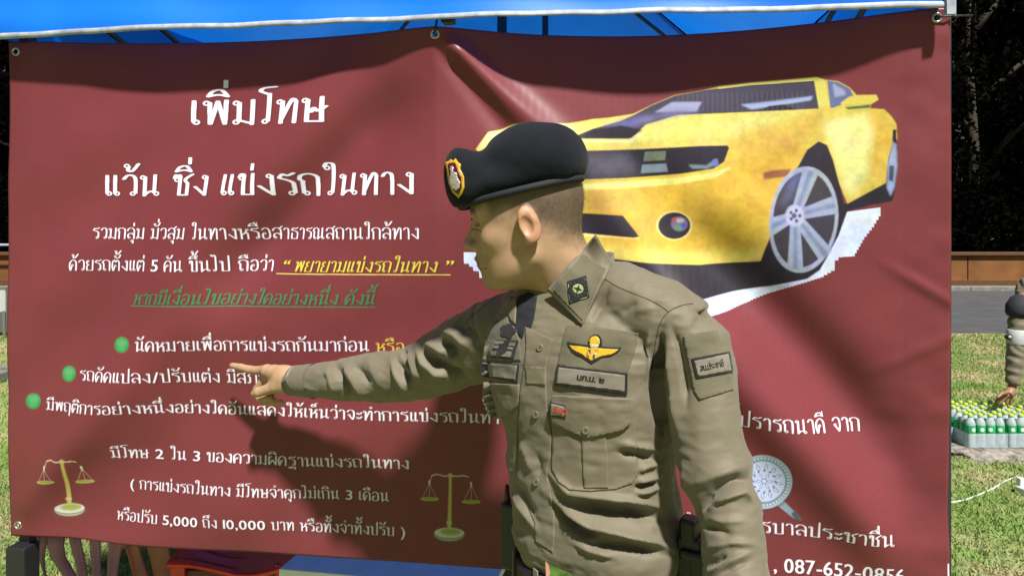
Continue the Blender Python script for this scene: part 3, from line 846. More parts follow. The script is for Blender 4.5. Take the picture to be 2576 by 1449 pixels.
# cable tie through the top right eyelet and cord at the centre one
c = Vector(bpoint(2.634, .024)); e = c + BDIR * .062 + BN * .0
o = MB().tube([c - BN * .004, c + BN * .008, c + BDIR * .018 + BN * .009, c + BDIR * .04 + BN * .004 + Vector((0, 0, .002)), e + BDIR * .012 + Vector((0, 0, .002))], .0022, 8).box(c + BDIR * .035 + BN * .007, (.012, .006, .006)).build('cable_tie', M_BLKP, None, True)
tag(o, 'black cable tie holding the top right corner of the banner to the dark pole', 'cable tie')
c = Vector(bpoint(1.331, .022))
o = MB().tube([c - BN * .02, c + BN * .006, c + BN * .004 + Vector((.004, 0, .02)), c + Vector((.006, .01, .05)), c + Vector((-.004, .02, .075))], .003, 8).build('cord', M_BLKP, None, True)
tag(o, 'black cord tying the middle eyelet of the banner up to the canopy frame', 'cord')
# ------------------------------------------------------------ blue canopy tent
BACK = -BN
def TP(x, d, z): return BL + BDIR * x * K + BACK * d * K + Vector((0, 0, CAMZ + (z - CAMZ) * K if z > 1 else z))
M_BLUE = mat('blue_canopy_cloth', (.004, .19, .85), .45, var=.10, vscale=6, bump=.15, bscale=300, trans=.30)
M_TRIM = mat('white_trim', (.30, .33, .40), .6, var=.35, vscale=40)
M_POLE = mat('dark_frame', (.022, .024, .03), .45, var=.2)
tent = empty('canopy_tent', TP(1.33, 1.3, 0), 'blue pop-up canopy tent with white trimmed valance and dark frame over the banner', 'canopy tent')
TX0, TX1, TD0, TD1 = -.02, 2.640, -.055, 2.70
nx = 160
xs = np.linspace(TX0, TX1, nx)
ZB = 2.118
def val_pts(zt):
    """zt 0 bottom .. 1 top"""
    out = []
    for x in xs:
        t = (x - TX0) / (TX1 - TX0)
        arch = .018 * math.sin(PI * min(1, t * 1.0)) * (1 - t * .5) + .0016 * math.sin(x * 4) + .0006 * math.sin(x * 23 + 1)
        z = ZB + arch * (1 - zt) + zt * .27
        w = .010 * math.sin(x * 5.1 + 2 * zt) + .006 * math.sin(x * 13 + 3 * zt + 1) + .010 * math.sin(zt * 9 + x * 1.7) * (.3 + .7 * (1 - zt)) - .03 * zt
        p = TP(x, TD0 - w * .8, z)
        out.append(p)
    return out
rows = [val_pts(z) for z in np.linspace(0.045, 1, 16)]
mb = MB(); b = 0
V = [p for r in rows for p in r]
Fq = [(i * nx + k, i * nx + k + 1, (i + 1) * nx + k + 1, (i + 1) * nx + k) for i in range(len(rows) - 1) for k in range(nx - 1)]
o = mesh_np('valance', V, Fq, M_BLUE, tent, True)
# hem: a rolled white strip sewn along the lower edge, wavering
hm = []
for zt, dd in ((0.060, .0015), (.045, .004), (.02, .004), (0.0, .002), (0.0, -.002), (.045, -.002)):
    hm.append([p + BN * dd + Vector((0, 0, .0006 * math.sin(i * .5))) for i, p in enumerate(val_pts(zt))])
V = [p for r in hm for p in r]
Fq = [(i * nx + k, i * nx + k + 1, (i + 1) * nx + k + 1, (i + 1) * nx + k) for i in range(len(hm) - 1) for k in range(nx - 1)]
mesh_np('hem', V, Fq, M_TRIM, tent, True)
# side valances and corner strips
for x in (TX0, TX1):
    mb = MB()
    n = 30
    r0 = [TP(x, TD0 + (TD1 - TD0) * k / n, ZB + .015 + .006 * math.sin(k * 1.3)) for k in range(n + 1)]
    r1 = [TP(x, TD0 + .02 + (TD1 - TD0 - .04) * k / n, ZB + .27) for k in range(n + 1)]
    mesh_np('side_valance', r0 + r1, [(k, k + 1, n + 2 + k, n + 1 + k) for k in range(n)], M_BLUE, tent, True)
a = TP(TX0 - .004, TD0 - .012, ZB - .004)
MB().loft([[p + Vector(v) for v in ((-.012, 0, 0), (-.012, .012, 0), (.012, .012, 0), (.012, 0, 0))] for p in [a + Vector((.006 * math.sin(z * 30), 0, z)) for z in np.linspace(0.0, .27, 12)]]).build('corner_strip', M_TRIM, tent)
a = TP(TX1 + .006, TD0 - .004, ZB - .02)
MB().loft([[p + Vector(v) for v in ((-.012, 0, 0), (-.012, .012, 0), (.008, .012, 0), (.008, 0, 0))] for p in [a + Vector((0, 0, z)) for z in np.linspace(0, .29, 8)]]).build('corner_strip', M_TRIM, tent)
a = TP(TX0 - .006, TD0 - .0, 1.75)
MB().loft([[a + Vector((-.004 + .012 * t, 0, .38 * t)) + Vector(v) for v in ((-.004 - .006 * t, 0, 0), (-.004 - .006 * t, .004, 0), (.01, .004, 0), (.01, 0, 0))] for t in (0, .3, .6, 1)]).build('leg_cover', mat('pale_cloth', (.30, .31, .29), .8), tent)
# roof: four slopes to a peak
pk = TP((TX0 + TX1) / 2, (TD0 + TD1) / 2, 3.15)
ZE = ZB + .268
cs = [TP(TX0, TD0 + .03, ZE), TP(TX1, TD0 + .03, ZE), TP(TX1, TD1, ZE), TP(TX0, TD1, ZE)]
n = 14
for s in range(4):
    A, B = cs[s], cs[(s + 1) % 4]
    V, Fq = [], []
    for i in range(n + 1):
        for k in range(n + 1):
            t = i / n; u = k / n
            p = (A * (1 - u) + B * u) * (1 - t) + pk * t
            p.z -= .07 * math.sin(PI * t) * math.sin(PI * u) + .012 * math.sin(u * 11 + t * 3) * (1 - t)
            V.append(p)
    Fq = [(i * (n + 1) + k, i * (n + 1) + k + 1, (i + 1) * (n + 1) + k + 1, (i + 1) * (n + 1) + k) for i in range(n) for k in range(n)]
    mesh_np('roof_panel', V, Fq, M_BLUE, tent, True)
r0 = [TP(TX0 + (TX1 - TX0) * k / 30, TD1, ZB + .02 + .008 * math.sin(k)) for k in range(31)]
r1 = [TP(TX0 + (TX1 - TX0) * k / 30, TD1 - .01, ZE) for k in range(31)]
mesh_np('rear_valance', r0 + r1, [(k, k + 1, 32 + k, 31 + k) for k in range(30)], M_BLUE, tent, True)
# legs
for x, d, w in ((2.678, 0.06, .020), (TX0 + .05, .04, .03), (TX1 - .03, TD1 - .04, .03), (TX0 + .04, TD1 - .04, .03)):
    c = TP(x, d, 0)
    R = Matrix(((BDIR.x, -BDIR.y, 0), (BDIR.y, BDIR.x, 0), (0, 0, 1)))
    l = MB().box(c + Vector((0, 0, 1.11)), (w, w, 2.22), R).build('leg', M_POLE, tent, bevel=.002)
    MB().box(c + Vector((0, 0, .008)), (.09, .09, .012), R).build('foot_plate', M_STEEL, l)
# lower outer sleeve and clamp of the front left leg
c = TP(TX0 + .05, .02, 0)
MB().box(c + Vector((0, 0, .33)), (.046, .045, .60), R).box(c + Vector((.0, 0, .66)), (.056, .056, .12), R).build('leg_sleeve', M_BLKP, tent, bevel=.004)
# scissor trusses under the eaves and struts to the peak
def bar(p, q, w=.016): return MB().tube([p, q], w / 1.6, 8)
zt, zb = ZE - .03, ZE - .20
for d in (.06, TD1 - .05):
    m_ = MB()
    for k in range(4):
        x0 = TX0 + .04 + (TX1 - TX0 - .08) * k / 4; x1 = TX0 + .04 + (TX1 - TX0 - .08) * (k + 1) / 4
        if d > 1:
            m_.tube([TP(x0, d, zt), TP(x1, d, zb)], .009, 8).tube([TP(x0, d + .02, zb), TP(x1, d + .02, zt)], .009, 8)
        else:
            m_.tube([TP(x0, d, ZE - .01), TP(x1, d, ZE - .06)], .009, 8).tube([TP(x0, d + .02, ZE - .06), TP(x1, d + .02, ZE - .01)], .009, 8)
    m_.build('truss', M_POLE, tent)
for x in (TX0 + .04, TX1 - .04):
    m_ = MB()
    for k in range(4):
        d0 = .06 + (TD1 - .12) * k / 4; d1 = .06 + (TD1 - .12) * (k + 1) / 4
        m_.tube([TP(x, d0, zt), TP(x, d1, zb)], .009, 8).tube([TP(x + .02, d0, zb), TP(x + .02, d1, zt)], .009, 8)
    m_.build('truss', M_POLE, tent)
m_ = MB()
for cpt in cs: m_.tube([cpt + (pk - cpt) * .03 + Vector((0, 0, -.08)), pk + Vector((0, 0, -.12))], .009, 8)
m_.build('roof_strut', M_POLE, tent)
MB().tube([pk + Vector((0, 0, -.05)), pk + Vector((0, 0, -.55))], .014, 10).build('peak_post', M_POLE, tent)
MB().box(TP(1.40, .75, 2.50), (.030, .02, .62), R).build('hanging_bar', M_POLE, tent)
MB().box(TP(1.55, .90, 2.50), (.020, .02, .62), R).build('hanging_bar', M_POLE, tent)
MB().box(TP(1.33, -.0, 2.185), (.10, .03, .03), R).box(TP(1.36, .01, 2.165), (.03, .04, .05), R).build('truss_joint', M_BLKP, tent, bevel=.004)

# ------------------------------------------------------------ ground, road, wall, trees
def ground_mat():
    m = bpy.data.materials.new('lawn'); m.use_nodes = True
    nt = m.node_tree; p = nt.nodes['Principled BSDF']; p.inputs['Roughness'].default_value = .9
    tc = nt.nodes.new('ShaderNodeTexCoord')
    n = nt.nodes.new('ShaderNodeTexNoise'); n.inputs['Scale'].default_value = 1.7; n.inputs['Detail'].default_value = 7; n.inputs['Roughness'].default_value = .62
    nt.links.new(tc.outputs['Object'], n.inputs['Vector'])
    r = nt.nodes.new('ShaderNodeValToRGB')
    r.color_ramp.elements[0].position = .40; r.color_ramp.elements[0].color = (.15, .23, .045, 1)
    r.color_ramp.elements[1].position = .62; r.color_ramp.elements[1].color = (.34, .30, .15, 1)
    e = r.color_ramp.elements.new(.52); e.color = (.22, .27, .085, 1)
    nt.links.new(n.outputs['Fac'], r.inputs[0])
    n2 = nt.nodes.new('ShaderNodeTexNoise'); n2.inputs['Scale'].default_value = 90; n2.inputs['Detail'].default_value = 4
    nt.links.new(tc.outputs['Object'], n2.inputs['Vector'])
    mr = nt.nodes.new('ShaderNodeMapRange'); mr.inputs['From Min'].default_value = .3; mr.inputs['From Max'].default_value = .7; mr.inputs['To Min'].default_value = .7; mr.inputs['To Max'].default_value = 1.25
    nt.links.new(n2.outputs['Fac'], mr.inputs[0])
    vm = nt.nodes.new('ShaderNodeVectorMath'); vm.operation = 'SCALE'
    nt.links.new(r.outputs[0], vm.inputs[0]); nt.links.new(mr.outputs[0], vm.inputs['Scale'])
    nt.links.new(vm.outputs[0], p.inputs['Base Color'])
    b = nt.nodes.new('ShaderNodeBump'); b.inputs['Strength'].default_value = .8; b.inputs['Distance'].default_value = .02
    nt.links.new(n2.outputs['Fac'], b.inputs['Height']); nt.links.new(b.outputs[0], p.inputs['Normal'])
    return m
o = mesh_np('ground', [(-150, -60, 0), (150, -60, 0), (150, 200, 0), (-150, 200, 0)], [(0, 1, 2, 3)], ground_mat())
tag(o, kind='structure')
M_ROAD = mat('asphalt', (.055, .055, .060), .85, var=.25, vscale=3, bump=.4, bscale=60)
o = mesh_np('road', [(-150, 10.1, .004), (150, 10.1, .004), (150, 15.7, .004), (-150, 15.7, .004)], [(0, 1, 2, 3)], M_ROAD)
tag(o, kind='structure')
M_CONC = mat('concrete', (.16, .155, .14), .85, var=.3, vscale=12, bump=.4, bscale=60)
k_ = MB()
for i in range(60): k_.box((-45 + i * 1.5, 15.85, .05), (1.49, .28, .10))
tag(k_.build('kerb', M_CONC, None, bevel=.01), kind='structure')
M_WALL = mat('orange_wall', (.16, .060, .012), .85, var=.35, vscale=2.2, bump=.3, bscale=20)
wall = empty('boundary_wall', (0, 16.3, 0), 'long low orange brown boundary wall beyond the road', 'wall')
pm = None
for i in range(24):
    x = -30 + i * 2.5
    w = MB().box((x + 1.25, 16.3, .37), (2.48, .16, .74))
    if pm is None:
        po = w.build('panel', M_WALL, wall, bevel=.01); pm = po
    else:
        c = pm.copy(); COL.objects.link(c); c.location.x += 2.5 * i; 
c = MB().box((0, 16.27, .775), (60, .26, .07)).box((0, 16.25, .10), (60, .08, .20)); c.build('coping', mat('wall_coping', (.09, .036, .010), .85, var=.3), wall, bevel=.01)

# trees: one crown mesh of leaf cards with gaps, re-used with different turns and sizes
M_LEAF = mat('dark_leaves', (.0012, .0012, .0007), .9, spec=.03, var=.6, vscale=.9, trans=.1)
M_BARK = mat('bark', (.035, .025, .015), .9, var=.3, vscale=12, bump=.5, bscale=30)
def make_tree(seed, h):
    r = np.random.default_rng(seed)
    root = empty('tree')
    t = MB()
    t.tube([(0, 0, -.1), (.05, 0, 1.2), (-.05, .05, 2.6), (.1, 0, h * .55), (.0, .1, h * .8)], [.2, .15, .12, .09, .03], 9)
    cl = []
    for k in range(9):
        a = k * 2.4 + r.random(); z0 = h * (.18 + .06 * k); L = h * .26 * (1 - .05 * k)
        e = (math.cos(a) * L, math.sin(a) * L, z0 + h * .16)
        t.tube([(0, 0, z0), (e[0] * .5, e[1] * .5, z0 + h * .10), e], [.07, .05, .02], 7)
        cl.append(e)
    for k in range(26):
        z = h * (.10 + .86 * r.random()); rad = h * .26 * math.sqrt(max(.05, 1 - ((z / h - .45) / .6) ** 2)) * r.random() ** .4
        a = r.random() * 6.28; cl.append((math.cos(a) * rad, math.sin(a) * rad, z))
    N = 9000
    ci = r.integers(0, len(cl), N); C_ = np.array(cl)[ci]
    d = r.normal(size=(N, 3)); d /= np.linalg.norm(d, axis=1)[:, None]
    P0 = C_ + d * (r.random(N) ** .4)[:, None] * np.array([.95, .95, .75]) * h * .115
    P0[:, 2] = np.maximum(P0[:, 2], .15)
    a1 = r.normal(size=(N, 3)); a1 /= np.linalg.norm(a1, axis=1)[:, None]
    a2 = np.cross(a1, r.normal(size=(N, 3))); a2 /= np.linalg.norm(a2, axis=1)[:, None]
    s = (.05 + .07 * r.random(N))[:, None]
    V = np.stack([P0 - a1 * s, P0 + a2 * s * .5, P0 + a1 * s, P0 - a2 * s * .5], 1).reshape(-1, 3)
    Fq = np.arange(4 * N).reshape(-1, 4)
    t.build('trunk', M_BARK, root, True)
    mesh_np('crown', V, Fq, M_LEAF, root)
    return root
protos = [make_tree(1, 8.2), make_tree(2, 9.0), make_tree(3, 7.4)]
TREE_X = [(-22, 20, 1), (-18.5, 19.4, 1.05), (-15.2, 19, .95), (-11.6, 19.8, 1.15), (-8, 20, 1), (-4.5, 19.2, 1.1), (-1, 20, .95), (2.8, 19.3, 1.05), (6.2, 20, 1.1), (9.6, 19.3, 1.12), (12.4, 19.9, 1.2), (15.4, 19.3, 1.0), (18.8, 20.2, 1.1), (22.5, 19.6, 1),
          (-13.5, 23.5, 1.3), (11.2, 24, 1.35), (14.6, 24.3, 1.3), (-9, 24, 1.2), (4, 24, 1.2), (18.5, 24.5, 1.3)]
seen_lab = {9: 'dark leafy tree rising directly right of the banner, just beyond the wall', 10: 'dark tree beyond the wall at the right edge of the picture, behind the bending person',
            3: 'dark tree seen through the narrow gap left of the banner'}
for i, (x, y, s) in enumerate(TREE_X):
    if i < 3: tr = protos[i]
    else:
        src = protos[i % 3]
        tr = src.copy(); COL.objects.link(tr)
        for ch in [c for c in COL.objects if c.parent == src]:
            c = ch.copy(); COL.objects.link(c); c.parent = tr
    tr.location = (x, y, 0); tr.rotation_euler = (0, 0, i * 2.1); tr.scale = (s, s, s)
    tag(tr, seen_lab.get(i, 'dark leafy tree in the unlit row beyond the boundary wall'), 'tree', 'dark trees beyond the boundary wall')
N = 60000
P0 = np.stack([rng.uniform(-48, 48, N), rng.uniform(27, 30, N), rng.uniform(0, 15, N)], 1)
a1 = rng.normal(size=(N, 3)); a1 /= np.linalg.norm(a1, axis=1)[:, None]
a2 = np.cross(a1, rng.normal(size=(N, 3))); a2 /= np.linalg.norm(a2, axis=1)[:, None]
s = (.25 + .25 * rng.random(N))[:, None]
V = np.stack([P0 - a1 * s, P0 + a2 * s * .6, P0 + a1 * s, P0 - a2 * s * .6], 1).reshape(-1, 3)
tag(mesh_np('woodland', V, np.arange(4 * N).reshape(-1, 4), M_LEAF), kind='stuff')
# hedge at the foot of the trees, one dark mass
N = 40000
P0 = np.stack([rng.uniform(-28, 28, N), rng.uniform(16.9, 18.4, N), rng.uniform(0, 1, N) ** .8 * 1.9], 1)
P0[:, 2] *= 1 + .25 * np.sin(P0[:, 0] * 1.3) + .12 * np.sin(P0[:, 0] * 4.1)
a1 = rng.normal(size=(N, 3)); a1 /= np.linalg.norm(a1, axis=1)[:, None]
a2 = np.cross(a1, rng.normal(size=(N, 3))); a2 /= np.linalg.norm(a2, axis=1)[:, None]
s = (.05 + .08 * rng.random(N))[:, None]
V = np.stack([P0 - a1 * s, P0 + a2 * s * .5, P0 + a1 * s, P0 - a2 * s * .5], 1).reshape(-1, 3)
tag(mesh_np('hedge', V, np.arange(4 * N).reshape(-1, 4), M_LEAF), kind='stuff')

# lawn blades in the part of the lawn the picture looks onto
def blades(N, xr, yr, h, name, col, seed):
    r = np.random.default_rng(seed)
    x = r.uniform(*xr, N); y = yr[0] + (yr[1] - yr[0]) * r.random(N) ** 1.5
    hh = h * (.4 + r.random(N)); a = r.random(N) * 6.28; w = .0022 + .0022 * r.random(N) + y * .00035
    lean = r.normal(size=(N, 2)) * hh[:, None] * .6
    dx, dy = np.cos(a) * w, np.sin(a) * w
    V = np.zeros((N, 4, 3), np.float32)
    V[:, 0] = np.stack([x - dx, y - dy, 0 * x], 1); V[:, 1] = np.stack([x + dx, y + dy, 0 * x], 1)
    V[:, 2] = np.stack([x + dx * .3 + lean[:, 0], y + dy * .3 + lean[:, 1], hh], 1); V[:, 3] = np.stack([x - dx * .3 + lean[:, 0], y - dy * .3 + lean[:, 1], hh], 1)
    o = mesh_np(name, V.reshape(-1, 3), np.arange(4 * N).reshape(-1, 4), col)
    tag(o, kind='stuff')
def blade_mat():
    m = mat('grass_blades', (.13, .19, .045), .7, var=.3, vscale=1.7, trans=.25)
    nt = m.node_tree
    mix = [n for n in nt.nodes if n.type == 'MIX'][0]
    mix.inputs[6].default_value = (.17, .27, .055, 1); mix.inputs[7].default_value = (.40, .35, .19, 1)
    n = [n for n in nt.nodes if n.type == 'TEX_NOISE'][0]; n.inputs['Detail'].default_value = 7; n.inputs['Roughness'].default_value = .62
    r = [n for n in nt.nodes if n.type == 'MAP_RANGE'][0]; r.inputs['From Min'].default_value = .42; r.inputs['From Max'].default_value = .62
    return m
M_BLADE = blade_mat()
blades(170000, (1.4, 7.6), (2.6, 10.0), .022, 'grass', M_BLADE, 11)
blades(110000, (-3.2, 1.4), (2.5, 4.6), .022, 'grass', M_BLADE, 12)
blades(50000, (-7.2, -2.0), (3.2, 10.0), .022, 'grass', M_BLADE, 13)
# ------------------------------------------------------------ people: tools
def surface_nets(fld, org, h):
    s = fld < 0
    nx, ny, nz = fld.shape
    cs = [(0, 0, 0), (1, 0, 0), (0, 1, 0), (1, 1, 0), (0, 0, 1), (1, 0, 1), (0, 1, 1), (1, 1, 1)]
    def sh(A, c): return A[c[0]:nx - 1 + c[0], c[1]:ny - 1 + c[1], c[2]:nz - 1 + c[2]]
    cnt = sum(sh(s, c).astype(np.int8) for c in cs)
    act = (cnt > 0) & (cnt < 8)
    idx = -np.ones(act.shape, np.int64); ijk = np.argwhere(act); idx[act] = np.arange(len(ijk))
    acc = np.zeros((len(ijk), 3)); num = np.zeros(len(ijk))
    vals = np.stack([sh(fld, c)[act] for c in cs], 1)
    for a in range(8):
        for b in range(a + 1, 8):
            d = np.array(cs[b]) - np.array(cs[a])
            if np.abs(d).sum() != 1: continue
            va, vb = vals[:, a], vals[:, b]
            m = (va < 0) != (vb < 0)
            t = np.where(m, va / np.where(m, va - vb, 1), 0)
            acc += m[:, None] * (np.array(cs[a]) + t[:, None] * d); num += m
    V = (ijk + acc / num[:, None]) * h + np.array(org)
    quads = []
    for ax in range(3):
        sl0 = [slice(None)] * 3; sl1 = [slice(None)] * 3
        sl0[ax] = slice(0, -1); sl1[ax] = slice(1, None)
        A, B = s[tuple(sl0)], s[tuple(sl1)]
        e = np.argwhere(A != B); fl = A[A != B]
        o1, o2 = [(1, 2), (2, 0), (0, 1)][ax]
        ok = (e[:, o1] > 0) & (e[:, o2] > 0) & (e[:, o1] < fld.shape[o1] - 1) & (e[:, o2] < fld.shape[o2] - 1)
        e, fl = e[ok], fl[ok]
        def c(a, b):
            t = e.copy(); t[:, o1] -= a; t[:, o2] -= b; return idx[t[:, 0], t[:, 1], t[:, 2]]
        qd = np.stack([c(1, 1), c(0, 1), c(0, 0), c(1, 0)], 1)
        qd[~fl] = qd[~fl][:, ::-1]
        quads.append(qd)
    Q = np.concatenate(quads)
    return V, Q[(Q >= 0).all(1)]

def sd_ell(P, c, r, R=None):
    q = P - np.array(c)
    if R is not None: q = q @ np.array(R)
    r = np.array(r)
    k0 = np.linalg.norm(q / r, axis=-1); k1 = np.linalg.norm(q / (r * r), axis=-1) + 1e-9
    return k0 * (k0 - 1) / k1
def sd_cap(P, a, b, ra, rb):
    a = np.array(a, float); b = np.array(b, float); ba = b - a
    h = np.clip(((P - a) @ ba) / (ba @ ba), 0, 1)
    return np.linalg.norm(P - a - h[..., None] * ba, axis=-1) - (ra + (rb - ra) * h)
def smin(a, b, k):
    h = np.clip(.5 + .5 * (b - a) / k, 0, 1)
    return b * (1 - h) + a * h - k * h * (1 - h)
def smax(a, b, k): return -smin(-a, -b, k)
def grid(lo, hi, h):
    ax = [np.arange(a, b, h) for a, b in zip(lo, hi)]
    return np.stack(np.meshgrid(*ax, indexing='ij'), -1)

def laplace(V, Q, it, lam=.5):
    E_ = np.concatenate([Q[:, [0, 1]], Q[:, [1, 2]], Q[:, [2, 3]], Q[:, [3, 0]]])
    E_ = np.unique(np.sort(E_, 1), axis=0)
    n = len(V)
    deg = np.bincount(E_.ravel(), minlength=n).astype(float)
    for _ in range(it):
        S = np.zeros_like(V)
        for k in range(3):
            S[:, k] = np.bincount(E_[:, 0], V[E_[:, 1], k], n) + np.bincount(E_[:, 1], V[E_[:, 0], k], n)
        V = V + lam * (S / np.maximum(deg, 1)[:, None] - V)
    return V
def vnormals(V, Q):
    n1 = np.cross(V[Q[:, 2]] - V[Q[:, 0]], V[Q[:, 3]] - V[Q[:, 1]])
    N = np.zeros_like(V)
    for k in range(4):
        for a in range(3): N[:, a] += np.bincount(Q[:, k], n1[:, a], len(V))
    return N / (np.linalg.norm(N, axis=1)[:, None] + 1e-12)
def remesh(shells, voxel, smooth=3):
    """shells: list of (V, faces); union by voxel remesh; returns V, quads"""
    me = bpy.data.meshes.new('tmp'); vs = []; fs = []
    for V, Fc in shells:
        b = len(vs); vs += [tuple(map(float, v)) for v in V]; fs += [tuple(int(i) + b for i in f) for f in Fc]
    me.from_pydata(vs, [], fs); me.update()
    o = bpy.data.objects.new('tmp', me); COL.objects.link(o)
    md = o.modifiers.new('r', 'REMESH'); md.mode = 'VOXEL'; md.voxel_size = voxel
    ev = o.evaluated_get(bpy.context.evaluated_depsgraph_get()); m2 = ev.to_mesh()
    V = np.zeros(len(m2.vertices) * 3); m2.vertices.foreach_get('co', V); V = V.reshape(-1, 3)
    Q = np.array([tuple(p.vertices) for p in m2.polygons if len(p.vertices) == 4])
    ev.to_mesh_clear(); bpy.data.objects.remove(o); bpy.data.meshes.remove(me)
    return laplace(V, Q, smooth), Q
def tube_shell(pts, n=28):
    """pts: list of (centre, rx, ry, up) with explicit radii"""
    m = MB(); m.tube([p[0] for p in pts], [p[1] for p in pts], n); return m.v, m.f
def project(V):
    V = np.asarray(V); return 1288 + V[:, 0] / V[:, 1] * F, 544 - (V[:, 2] - CAMZ) / V[:, 1] * F
def fold_field(u, v, folds):
    """folds: (points, half width px, height m, sharpness of the lower side)"""
    out = np.zeros(len(u))
    P = np.stack([u, v], 1)
    for pts, w, A in folds:
        pts = np.array(pts, float)
        best = np.full(len(u), 1e9); par = np.zeros(len(u)); sg = np.zeros(len(u))
        seg = np.linalg.norm(np.diff(pts, axis=0), axis=1); tot = seg.sum(); acc = 0
        for i in range(len(pts) - 1):
            a, b = pts[i], pts[i + 1]; ba = b - a
            h = np.clip(((P - a) @ ba) / (ba @ ba), 0, 1)
            dv = P - a - h[:, None] * ba; d = np.linalg.norm(dv, axis=1)
            m = d < best
            best[m] = d[m]; par[m] = ((acc + h * seg[i]) / tot)[m]
            sg[m] = np.sign(ba[0] * dv[:, 1] - ba[1] * dv[:, 0])[m]
            acc += seg[i]
        env = np.clip(np.minimum(par, 1 - par) * 3.2, 0, 1); env = env * env * (3 - 2 * env)
        env = .15 + .85 * env
        ww = np.where(sg > 0, w * .8, w * 1.25)
        out += 1.35 * A * env * np.exp(-(best / ww) ** 1.5)
    return out
def S2(x, y): return (1170.5 + .29316 * x, 613.6 + .29316 * y)
def S3(x, y): return (1170.5 + .31598 * x, 991 + .31598 * y)
def S4(x, y): return (566.3 + .25645 * x, 802.3 + .25645 * y)
def S7(x, y): return (1651.8 + .25085 * x, 1085.5 + .25085 * y)
def S1(x, y): return (1085.5 + .33874 * x, 283.2 + .33874 * y)
def SA(x, y): return (1208.2 + .16288 * x, 755.1 + .16288 * y)
def SE(x, y): return (1397 + .13027 * x, 811.8 + .13027 * y)
def mp(fn, pts): return [fn(*p) for p in pts]

# ------------------------------------------------------------ materials
SKIN = (.36, .225, .135)
def skin_mat(name, base):
    m = mat(name, base, .5, .4, var=.10, vscale=55, bump=.12, bscale=420, bdist=.0008)
    nt = m.node_tree; p = nt.nodes['Principled BSDF']
    p.inputs['Subsurface Weight'].default_value = .12
    p.inputs['Subsurface Radius'].default_value = (.012, .004, .002)
    p.inputs['Subsurface Scale'].default_value = .5
    at_ = nt.nodes.new('ShaderNodeAttribute'); at_.attribute_name = 'tone'
    mix = [n for n in nt.nodes if n.type == 'MIX'][0]
    mm = nt.nodes.new('ShaderNodeMix'); mm.data_type = 'RGBA'; mm.blend_type = 'MULTIPLY'; mm.inputs[0].default_value = 1
    nt.links.new(mix.outputs[2], mm.inputs[6]); nt.links.new(at_.outputs['Color'], mm.inputs[7])
    nt.links.new(mm.outputs[2], p.inputs['Base Color'])
    return m
def set_tone(o, col):
    a = o.data.color_attributes.new('tone', 'FLOAT_COLOR', 'POINT')
    c = np.ones((len(o.data.vertices), 4), np.float32); c[:, :3] = col
    a.data.foreach_set('color', c.ravel())
def cloth_mat(name, base, rough=.75, weave=900, var=.08, b=.25):
    m = mat(name, base, rough, .25, var=var, vscale=14, bump=b, bscale=weave, sheen=.15, bdist=.0008)
    return m
M_SKIN = skin_mat('skin', SKIN)
M_SHIRT = cloth_mat('shirt_cloth', (.136, .117, .079), .60)
M_FELT = cloth_mat('beret_wool', (.0045, .006, .010), .95, 700, .35, 1.0)
M_FELT.node_tree.nodes['Principled BSDF'].inputs['Sheen Weight'].default_value = .03
M_BAND = mat('beret_band', (.006, .008, .012), .8, var=.2, bump=.2, bscale=300)
M_VEL = cloth_mat('velcro', (.105, .095, .060), .95, 260, .30, 1.0)
M_TAPE = cloth_mat('name_tape', (.165, .145, .115), .8, 700)
M_DARK = cloth_mat('dark_thread', (.010, .010, .012), .8, 600)
M_SEAM = cloth_mat('seam_thread', (.035, .030, .020), .8, 600)
M_TROU = cloth_mat('trouser_cloth', (.14, .122, .082), .7)
M_LEATH = mat('black_leather', (.010, .010, .011), .42, var=.2, bump=.4, bscale=300)
M_BUT = mat('button', (.13, .12, .07), .35, var=.2)

# ------------------------------------------------------------ the officer: head
HC = Vector((.030, 1.330, 1.588)); HS = 1.03
yaw, pit = math.radians(9), math.radians(10)
fwd0 = Vector((-math.cos(yaw), math.sin(yaw), 0)); side = Vector((-math.sin(yaw), -math.cos(yaw), 0))
fwd = fwd0 * math.cos(pit) + Vector((0, 0, -1)) * math.sin(pit)
upv = fwd.cross(side) * -1
if upv.z < 0: upv = -upv
HR = np.array([list(fwd), list(side), list(upv)])            # rows: local axes in world
def h2w(P): return np.asarray(P) * HS @ HR + np.array(HC)
def w2h(P): return (np.asarray(P) - np.array(HC)) @ HR.T / HS
hh_ = .0024
Gp = grid((-.13, -.105, -.20), (.135, .105, .15), hh_)
d = sd_ell(Gp, (-.006, 0, .040), (.098, .077, .088))
d = smin(d, sd_ell(Gp, (.030, 0, -.020), (.064, .061, .085)), .03)
d = smin(d, sd_ell(Gp, (.036, 0, -.066), (.050, .050, .040)), .025)
for s_ in (-1, 1):
    d = smin(d, sd_cap(Gp, (.0, s_ * .050, -.055), (.062, s_ * .024, -.090), .016, .014), .022)
    d = smin(d, sd_ell(Gp, (.052, s_ * .043, -.018), (.024, .017, .018)), .02)
    d = smin(d, sd_cap(Gp, (.084, s_ * .012, .034), (.072, s_ * .044, .032), .010, .008), .014)
d = smin(d, sd_ell(Gp, (.080, 0, -.089), (.018, .019, .016)), .015)
d = smin(d, sd_ell(Gp, (.073, 0, -.050), (.026, .031, .034)), .018)
for s_ in (-1, 1):
    d = smax(d, -sd_ell(Gp, (.098, s_ * .031, .012), (.018, .019, .0125)), .010)
    d = smin(d, sd_ell(Gp, (.0745, s_ * .031, .010), (.0135, .0145, .0125)), .004)
    d = smin(d, sd_cap(Gp, (.0885, s_ * .020, .0125), (.083, s_ * .043, .011), .0022, .0020), .003)
d = smin(d, sd_cap(Gp, (.088, 0, .020), (.1105, 0, -.016), .0075, .0095), .010)
